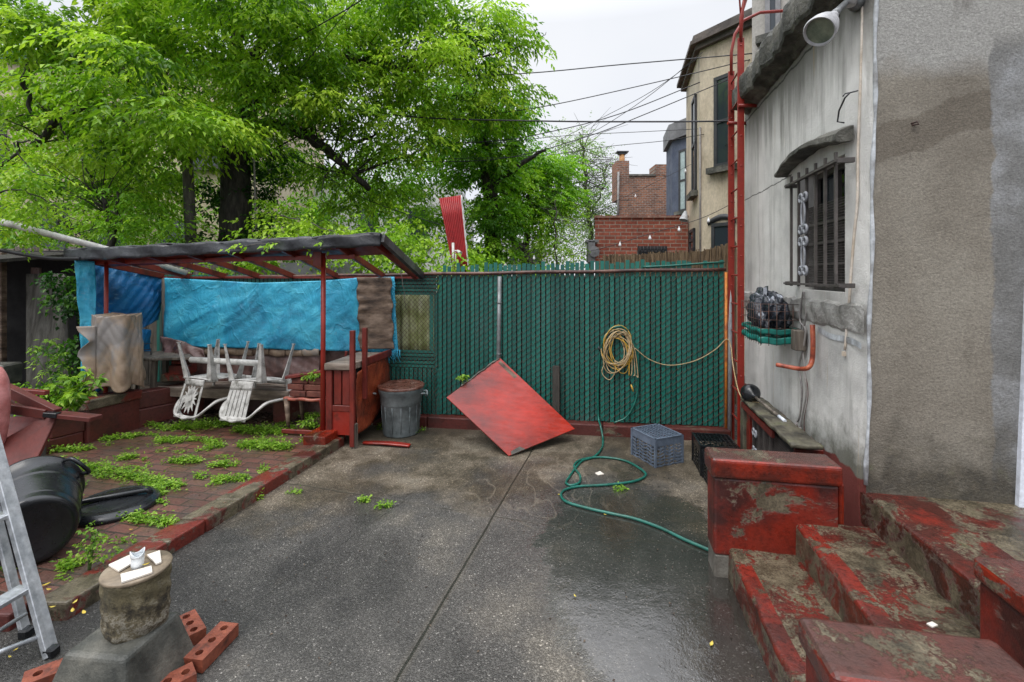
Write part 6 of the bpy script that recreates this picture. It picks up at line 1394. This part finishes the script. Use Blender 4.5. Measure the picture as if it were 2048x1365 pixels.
BL1 = [(330,150,7.4,1.35,1.2,.55), (300,235,7.2,1.25,1.1,.42), (420,265,7.4,.95,.9,.35), (200,300,7.9,.9,.8,.35), (560,55,8.2,1.5,1.3,.6), (420,40,8.0,1.6,1.3,.55), (190,60,8.0,1.3,1.2,.6), (60,50,8.0,1.0,1.2,.6),
       (700,190,9.2,1.4,1.2,.75), (640,90,9.0,1.2,1.2,.6), (820,60,9.4,1.5,1.3,.7), (880,170,9.6,1.5,1.3,.8), (955,110,9.8,.6,.9,.6), (985,200,10.,.65,.9,.5), (780,280,9.6,1.3,1.1,.6), (640,240,8.8,1.0,.9,.45), (895,20,9.6,.9,1.0,.6), (700,-40,9.2,2.2,1.5,.7), (400,-60,8.6,2.6,1.6,.7), (100,-60,8.4,2.0,1.6,.6), (560,170,9.8,1.2,1.0,.6),
       (650,350,9.8,1.0,.8,.4), (80,130,9.2,1.0,.8,.45), (40,250,9.0,.7,.7,.4), (330,360,8.9,.9,.8,.35), (230,370,9.0,.7,.6,.3), (1045,85,10.,.25,.4,.12), (1010,60,10,.3,.4,.2), (150,200,8.6,1.2,.9,.5), (60,180,8.8,.9,.8,.5), (120,330,9.2,1.1,.8,.4), (30,380,9.2,.8,.7,.4), (260,330,9.4,1.0,.8,.4), (330,100,9.8,1.3,.9,.6), (480,205,8.3,.75,.5,.40), (520,130,8.2,.9,.6,.4), (470,190,9.9,1.0,.8,.6), (560,280,10.2,.8,.7,.5), (600,340,10.6,.8,.7,.4), (740,400,10.4,.9,.7,.3), (985,30,10,.35,.5,.25)]
leafmesh('crown', m_leafA, t1, *crown(BL1, 15.5, .36, 27, 8, .145, .40, .36, .38, .24))
# ---- ivy-clad tree and maple further back
t2 = empty('ivy_tree', P(985, 560, 12.5), 'tall dark tree wrapped in ivy behind the red corrugated panel', 'tree')
b = MB(); limb(b, [(985,650,12.5), (985,500,12.5), (980,380,12.5), (960,250,12.5), (930,150,12.5)], .28, .12, 10); limb(b, [(980,380,12.5), (1040,330,12.3), (1090,300,12.2)], .12, .04); twigfan(b, [(980,380,12.5), (960,250,12.5)], .02, 20, 1.2, 9); b.build('trunk', m_bark, t2)
leafmesh('crown', m_leafB, t2, *crown([(985,430,11.8,.6,.4,.6), (1000,505,11.6,.6,.4,.4), (970,330,11.9,.6,.4,.5), (985,470,12.3,.75,.7,.9), (975,360,12.3,1.1,.9,.8), (960,270,12.4,1.2,1.0,.8), (1010,230,12.6,.9,.9,.6), (940,200,12.6,1.2,1.0,.7), (900,330,12.8,1.2,.8,.7), (850,400,12.2,.9,.8,.7)], 20, .42, 26, 8, .13, .34, .3, .55, .5))
t3 = empty('maple_tree', P(1060, 560, 14.5), 'round bright green maple right of the red corrugated panel', 'tree')
b = MB(); limb(b, [(1050,600,14.5), (1053,500,14.5), (1055,420,14.5), (1070,350,14.5)], .16, .05, 8); limb(b, [(1066,640,13.5), (1060,520,13.5), (1025,480,13.6), (1005,430,14)], .15, .05, 8); twigfan(b, [(1055,420,14.5), (1070,350,14.5)], .02, 20, 1.3, 4); b.build('trunk', m_palebark, t3)
leafmesh('crown', m_leafB, t3, *crown([(1075,330,14.5,1.1,1.0,.7), (1095,380,14.5,.95,.9,.7), (1050,400,14.3,1.1,1.0,.8), (1030,330,14.5,1.0,1.0,.7), (1110,330,14.6,.6,.7,.5), (1045,455,14.2,.8,.8,.4), (1000,420,14.2,.8,.8,.7)], 22, .42, 26, 8, .13, .34, .3, .6, .5))
t4 = empty('young_tree', P(1112, 560, 12), 'slender yellow green young tree left of the brick extension', 'tree')
b = MB(); limb(b, [(1112,650,12), (1112,540,12), (1110,460,12), (1112,400,12)], .035, .012, 6); twigfan(b, [(1112,500,12), (1112,420,12)], .010, 14, .8, 14); b.build('trunk', m_palebark, t4)
leafmesh('crown', m_leafD, t4, *crown([(1108,450,12,.5,.5,.6), (1125,490,12,.6,.5,.3), (1150,505,11.8,.45,.4,.22), (1080,490,12,.4,.4,.3)], 22, .34, 14, 6, .10, .3, .2, .5, .6))
t5 = empty('sparse_tree', P(1190, 560, 26), 'thin grey budding tree against the white sky left of the chimney', 'tree')
b = MB(); limb(b, [(1180,560,26), (1180,450,26), (1172,380,26), (1165,300,26), (1160,265,26)], .16, .03, 6, .08); limb(b, [(1180,430,26), (1205,380,26), (1212,330,26)], .07, .02, 5, .08); twigfan(b, [(1180,450,26), (1172,380,26), (1165,300,26)], .025, 90, 2.4, 6); twigfan(b, [(1205,380,26), (1212,330,26)], .02, 40, 1.6, 8); b.build('trunk', m_palebark, t5)
leafmesh('crown', m_leafC, t5, *crown([(1170,330,26,1.5,1.2,1.3), (1195,400,26,1.2,1.,1.4), (1150,290,26,1.0,1.,.6), (1170,470,26,1.6,1.2,1.2), (1205,440,26,.9,1,1.3), (1130,400,27,1.5,1.5,1.6)], 20, .8, 15, 5, .14, .5, .2, .5, .9))
t6 = empty('leaning_tree', P(1045, 560, 17), 'bare dark leaning trunk seen low between maple and young tree', 'tree')
b = MB(); limb(b, [(1062,640,17), (1052,540,17), (1030,490,17), (1012,460,17)], .22, .1, 8); limb(b, [(1082,640,19), (1080,520,19), (1082,430,19), (1075,390,19)], .12, .04, 8); twigfan(b, [(1080,520,19), (1082,430,19)], .02, 26, 1.5, 21); b.build('trunk', m_bark, t6)
leafmesh('crown', m_leafC, t6, *crown([(1100,440,19,1.2,1.,.8), (1040,430,19,1.,1.,.8)], 8, .6, 12, 5, .12, .4, .2, .5, .8))
# ---- small trees left behind the shelter
t7 = empty('sapling', P(220, 560, 8.0), 'small forked sapling with thin trunk behind the left roof end', 'tree')
b = MB(); limb(b, [(228,600,8), (222,480,8), (214,430,8), (206,380,8)], .07, .03, 8); limb(b, [(222,470,8), (236,440,8), (232,380,8)], .03, .02, 6); limb(b, [(190,490,8.4), (150,460,8.5), (100,430,8.6)], .03, .012, 6); limb(b, [(110,235,8.5), (170,330,8.5), (200,400,8.5)], .02, .012, 5)
twigfan(b, [(214,430,8), (206,380,8)], .012, 24, .9, 31); twigfan(b, [(150,460,8.5), (100,430,8.6)], .010, 24, .8, 33); b.build('trunk', m_bark, t7)
leafmesh('crown', m_leafB, t7, *crown([(230,400,8,.8,.6,.4), (300,400,8.2,.7,.6,.35), (330,450,8.2,.5,.5,.3), (250,460,8,.4,.4,.2), (150,400,8.4,.6,.5,.3)], 20, .35, 20, 8, .10, .3, .3, .42, .4))
t8 = empty('pole_trunk', P(380, 560, 8.6), 'straight pale grey wooden pole rising behind the shelter roof', 'pole')
b = MB(); b.tube([P(384, 650, 8.6), P(382, 480, 8.6), P(374, 300, 8.6), P(371, 240, 8.6)], [.10,.095,.085,.08], 12); b.build('pole', m_palebark, t8)
b = MB(); b.tube([P(515, 600, 8.8), P(508, 310, 8.8), P(506, 180, 8.8)], .018, 6); tag(b.build('thin_pole', m_greycord), 'thin grey pole rising just right of the big tree trunk', 'pole')
ivy = crown([(430,400,9.3,.35,.3,.6), (505,400,9.4,.35,.3,.8), (520,470,9.3,.5,.4,.4), (430,470,9.2,.5,.4,.35), (540,330,9.8,.5,.4,.5)], 60, .22, 22, 6, .09, .2, .3, .7, .8)
tag(leafmesh('ivy', m_leafE, None, *ivy), 'dark ivy mass around the foot of the big tree trunk', 'ivy', kind='stuff')
t9 = empty('shrub', P(20, 480, 5.0), 'bright yellow green shrub branches entering at the left edge', 'shrub')
b = MB(); limb(b, [(-120,560,5.2), (-40,420,5.1), (30,300,5.0), (70,280,5.0)], .03, .006, 6); limb(b, [(-60,420,5.1), (20,380,5), (90,400,5), (150,440,5)], .012, .004, 5, .01); limb(b, [(-60,300,5.1), (10,270,5), (60,340,5), (110,355,5)], .012, .004, 5, .01); limb(b, [(-140,1000,5.4), (-120,560,5.2)], .03, .03, 6); b.build('stem', m_bark, t9)
leafmesh('leaves', m_leafD, t9, *crown([(25,330,5,.34,.3,.22), (10,400,5,.30,.3,.22), (70,350,5,.24,.2,.12), (20,470,5.1,.22,.2,.12), (60,410,5,.28,.2,.12), (5,285,5,.2,.2,.1)], 75, .16, 12, 7, .065, .18, .25, .55, .7))
# vines on and behind the shelter
vine = crown([(560,470,7.0,.45,.4,.18), (640,460,7.0,.45,.4,.2), (700,485,7.0,.4,.35,.25), (760,480,7.0,.4,.35,.28), (800,520,6.7,.35,.3,.22), (740,530,6.8,.4,.3,.22), (860,510,7.2,.4,.35,.3), (820,460,7.6,.5,.4,.3), (660,530,6.9,.3,.2,.2), (500,535,6.9,.3,.2,.2), (430,538,7,.3,.2,.15), (910,530,6.3,.14,.1,.12), (600,430,8,.6,.5,.3)], 60, .22, 14, 7, .085, .26, .25, .62, .6)
vo = empty('climbing_vine', P(740, 530, 6.8), 'bright yellow green vine spilling over the shelter roof and fence top', 'vine')
leafmesh('leaves', m_leafD, vo, *vine)
b = MB(); limb(b, [(452,500,5.1), (520,488,5.0), (600,483,5.0), (655,480,5.0), (700,486,5.1)], .005, .003, 5, .01); limb(b, [(640,500,4.9), (650,480,5), (655,520,4.95), (660,540,4.97)], .004, .003, 5, .01); limb(b, [(800,540,5.9), (806,570,5.85), (812,620,5.85)], .005, .003, 5, .004); limb(b, [(530,430,8), (600,440,7.2), (680,470,7), (760,500,6.9)], .012, .006, 5); b.build('stem', m_palebark, vo)
bs_, os_ = [], []
for (u, v) in ((470,494),(487,490),(498,497),(530,486),(535,490),(560,484),(650,478),(660,486),(680,480),(615,483)):
    p = np.array(P(u, v, 4.98)); bs_.append(p); os_.append(rng.normal(0, 1, 3)*[1,.3,.2]+[0,-.4,-.3])
leafmesh('leaves', m_leafD, vo, *twigs(np.array(bs_), np.array(os_), np.full(10, .12), 5, .07, .6, .3))
ivl = crown([(142,610,6.0,.09,.12,.45), (150,700,5.9,.10,.12,.35), (128,560,6.1,.13,.13,.12), (145,770,5.8,.15,.2,.15)], 260, .13, 16, 6, .07, .16, .35, .75, .8)
tag(leafmesh('ivy', m_leafE, None, *ivl), 'green ivy column hanging between the leaning board and the blue tarp strip', 'ivy', kind='stuff')
# far hedge-like greenery closing the gaps
hd = crown([(60,400,12,1.8,1.,.9), (200,330,12.3,1.6,.9,.8), (330,440,12,1.5,.8,.7), (100,250,12.5,1.3,.8,.7), (100,480,11.5,2.2,1.,.6), (350,520,10.5,2.,.8,.4), (600,520,10,1.8,.8,.4), (700,430,13,1.5,1.,.9), (560,420,12,1.2,.8,.6), (850,500,9.5,1.2,.8,.35), (1000,535,10,1.5,.7,.25), (780,340,12.5,1.2,.8,.7), (1120,530,14,1.2,.8,.25)], 18, .45, 20, 6, .13, .34, .3, .5, .5)
tag(leafmesh('undergrowth', m_leafB, None, *hd), 'mass of green undergrowth in the yards beyond the fence', 'undergrowth', kind='stuff')
# ---- plants in the left planter
def plant(name, label, base, stems, L, nl, tl, m_, sd, asp=.4):
    e = empty(name, base, label, 'plant'); b = MB(); q = random.Random(sd); B_, O_ = [], []
    for (tip) in stems:
        tip = Vector(tip); mid = base.lerp(tip, .5)+V(q.uniform(-.04,.04), q.uniform(-.04,.04), .03); pts = cr([base, mid, tip], 6); b.tube(pts, [.008-.005*i/(len(pts)-1) for i in range(len(pts))], 5)
        for k in range(5, len(pts), 2):
            for j in range(2): a = q.uniform(0, 2*PI); B_.append(pts[k]); O_.append([math.cos(a), math.sin(a)*.8, q.uniform(-.1,.5)])
        for j in range(4): a = q.uniform(0, 2*PI); B_.append(tip); O_.append([math.cos(a), math.sin(a), q.uniform(0,.8)])
    b.build('stem', m_weedstem, e); leafmesh('leaves', m_, e, *twigs(np.array([list(x) for x in B_]), np.array(O_), np.full(len(B_), tl), nl, L, asp, .4)); return e
m_weedstem = mat('green stem', [(.05,.10,.02), (.09,.14,.03)], 5, None, (.5,.7), .1, 50)
plant('leafy_plant', 'slim weed with drooping compound leaves before the leaning grey board', P(112, 790, 5.2), [P(62,698,5.2), P(100,682,5.2), P(118,710,5.2)], .06, 5, .09, m_weed, 1)
plant('leafy_plant', 'broad leaved plant growing beside the red planter coping', P(150, 830, 4.75), [P(135,755,4.7), P(175,745,4.75), P(110,770,4.8), P(190,760,4.7), P(145,790,4.6), P(120,800,4.6)], .095, 3, .04, m_weed, 2, .5)
gcv = crown([(90,805,5.3,.40,.3,.08), (40,775,5.7,.5,.3,.08), (120,775,5.6,.25,.3,.10), (10,860,4.6,.2,.2,.1)], 110, .16, 12, 5, .06, .12, .2, .6, .6)
tag(leafmesh('planter_greenery', m_leafB, None, *gcv), 'low green plants crowding behind the planter wall', 'plants', kind='stuff')
# ---- weeds on the terrace
wp = []
def patch(u0, v0, u1, v1, wid, n, h=.05, z=.088):
    a, c = G(u0, v0, z), G(u1, v1, z); t = rng.uniform(0, 1, n); d = np.array(c-a); nn = np.array([-d[1], d[0], 0]); nn = nn/np.linalg.norm(nn)
    env = np.sin(np.clip(t, .03, .97)*PI)**.35
    p = np.array(a)+d*t[:, None]+nn*(rng.normal(0, .5, n)*wid*env)[:, None]; p[:, 2] = z+np.abs(rng.normal(0, .35, n))*h*env; wp.append(p)
for a in ((345,858,478,850,.12,380,.09), (470,862,575,868,.11,300,.08), (480,893,580,898,.09,260,.08), (205,882,285,872,.05,90), (290,850,340,862,.05,70), (315,882,365,885,.06,90), (100,925,360,975,.085,520,.07), (380,880,440,890,.04,60), (415,900,450,892,.03,30), (340,925,400,925,.05,80), (420,935,470,930,.035,60), (430,962,495,960,.03,70), (395,955,410,955,.02,20), (240,920,270,915,.04,40), (85,905,180,900,.06,110), (240,1035,345,1050,.045,110), (330,990,300,975,.05,80), (128,1130,150,1140,.04,40), (130,1010,150,1000,.04,40), (590,838,640,834,.05,60), (620,885,645,862,.04,60), (560,850,590,860,.03,40), (100,945,130,985,.05,80), (180,872,240,860,.04,50)):
    patch(*a)
for a in ((500,1003,520,996,.015,26,.05,0), (720,1003,735,1003,.01,14,.02,0), (755,1013,780,1015,.01,18,.02,0), (828,870,845,862,.01,12,.03,0), (1235,982,1245,978,.01,12,.01,0), (700,868,712,862,.01,12,.03,0), (754,862,770,830,.02,22,.05,0), (580,988,600,985,.008,8,.02,0)):
    patch(*a)
for k in range(70):                               # stray sprigs along the joints
    y = rng.uniform(2.8, 5.5); x = rng.uniform(-4.3, KP(y)-.25); q = np.array([[x, y, .09]]*int(rng.integers(2, 9))); q += rng.normal(0, .02, q.shape)*[1.6, .6, 0]; wp.append(q)
wp = np.concatenate(wp); n = len(wp); an = rng.uniform(0, 2*PI, n); oo = np.stack([np.cos(an), np.sin(an), rng.uniform(.3, 1.1, n)], 1)
tag(leafmesh('ground_weeds', m_weed, None, *twigs(wp, oo, np.full(n, .035), 6, .032, .5, .1, np.clip(rng.normal(.55, .25, n), 0, 1))), 'low bright green weeds growing in patches from the terrace joints', 'weeds', kind='stuff')
plant('seedling', 'upright leafy seedling beside the black bin on the terrace edge', G(178, 1140, .088), [G(178,1140,.088)+V(x, y, z) for x, y, z in ((0,0,.26), (.06,.02,.17), (-.06,0,.14), (.09,-.01,.08))], .028, 4, .04, m_weed, 5, .7)
plant('seedling', 'tiny weed sprouting on the brick seat of the red stool', S(1.02, .42, .68), [S(1.02,.42,.68)+V(x, y, z) for x, y, z in ((0,0,.09), (.05,-.02,.06), (-.05,0,.05))], .05, 3, .04, m_weed, 6, .5)
plant('seedling', 'little plant growing under the red stool by the post', S(1.05, .45, .09), [S(1.05,.45,.09)+V(x, y, z) for x, y, z in ((0,0,.16), (.08,-.02,.10), (-.09,0,.10), (.12,0,.06), (-.05,-.05,.13))], .055, 3, .06, m_weed, 7, .5)
plant('seedling', 'small heart leaved sprout on the chipped top edge of the red panel', P(926, 768, 5.35), [P(922,757,5.35), P(930,754,5.35)], .05, 2, .02, m_weed, 8, .8)
# soil and leaf litter under the bench
lt = np.array([list(S(rng.uniform(1.4, 3.6), rng.uniform(.45, 1.0), .09+abs(rng.normal(0,.012)))) for _ in range(1500)]); an = rng.uniform(0, 2*PI, 1500)
m_litter = leafmat('dead leaf litter', (.02,.014,.010), (.06,.04,.028), (.11,.08,.055), .6, .1)
tag(leafmesh('leaf_litter', m_litter, None, lt, np.stack([np.cos(an), np.sin(an), rng.normal(0,.3,1500)], 1), np.tile([0,0,1.], (1500,1))+rng.normal(0,.4,(1500,3)), np.full(1500,.05), np.full(1500,.03), rng.uniform(0,1,1500)), 'dark dead leaves littering the ground under the bench', 'leaf litter', kind='stuff')

# grit, seed husks and bits of leaf washed over terrace and patio
n = 900; px = np.stack([rng.uniform(-4.3, -1.95, n), rng.uniform(2.7, 5.6, n), np.full(n, .091)], 1)
px = px[px[:, 0] < -1.95-.175*(5.3-px[:, 1])-.25]; n2 = 260; pq = np.stack([rng.uniform(-2.2, 1.2, n2), rng.uniform(2.0, 5.6, n2), np.full(n2, .004)], 1); pq = pq[pq[:, 0] > -2.0-.2*(5.3-pq[:, 1])+.15]
pq = np.concatenate([px, pq]); n = len(pq); an = rng.uniform(0, 2*PI, n)
tag(leafmesh('debris', m_litter, None, pq, np.stack([np.cos(an), np.sin(an), rng.normal(0,.15,n)+.1], 1), np.tile([0,0,1.], (n,1))+rng.normal(0,.3,(n,3)), rng.uniform(.008, .022, n), rng.uniform(.005, .012, n), rng.uniform(0, 1.3, n)), 'scattered brown leaf bits and grit on the wet paving', 'debris', kind='stuff')
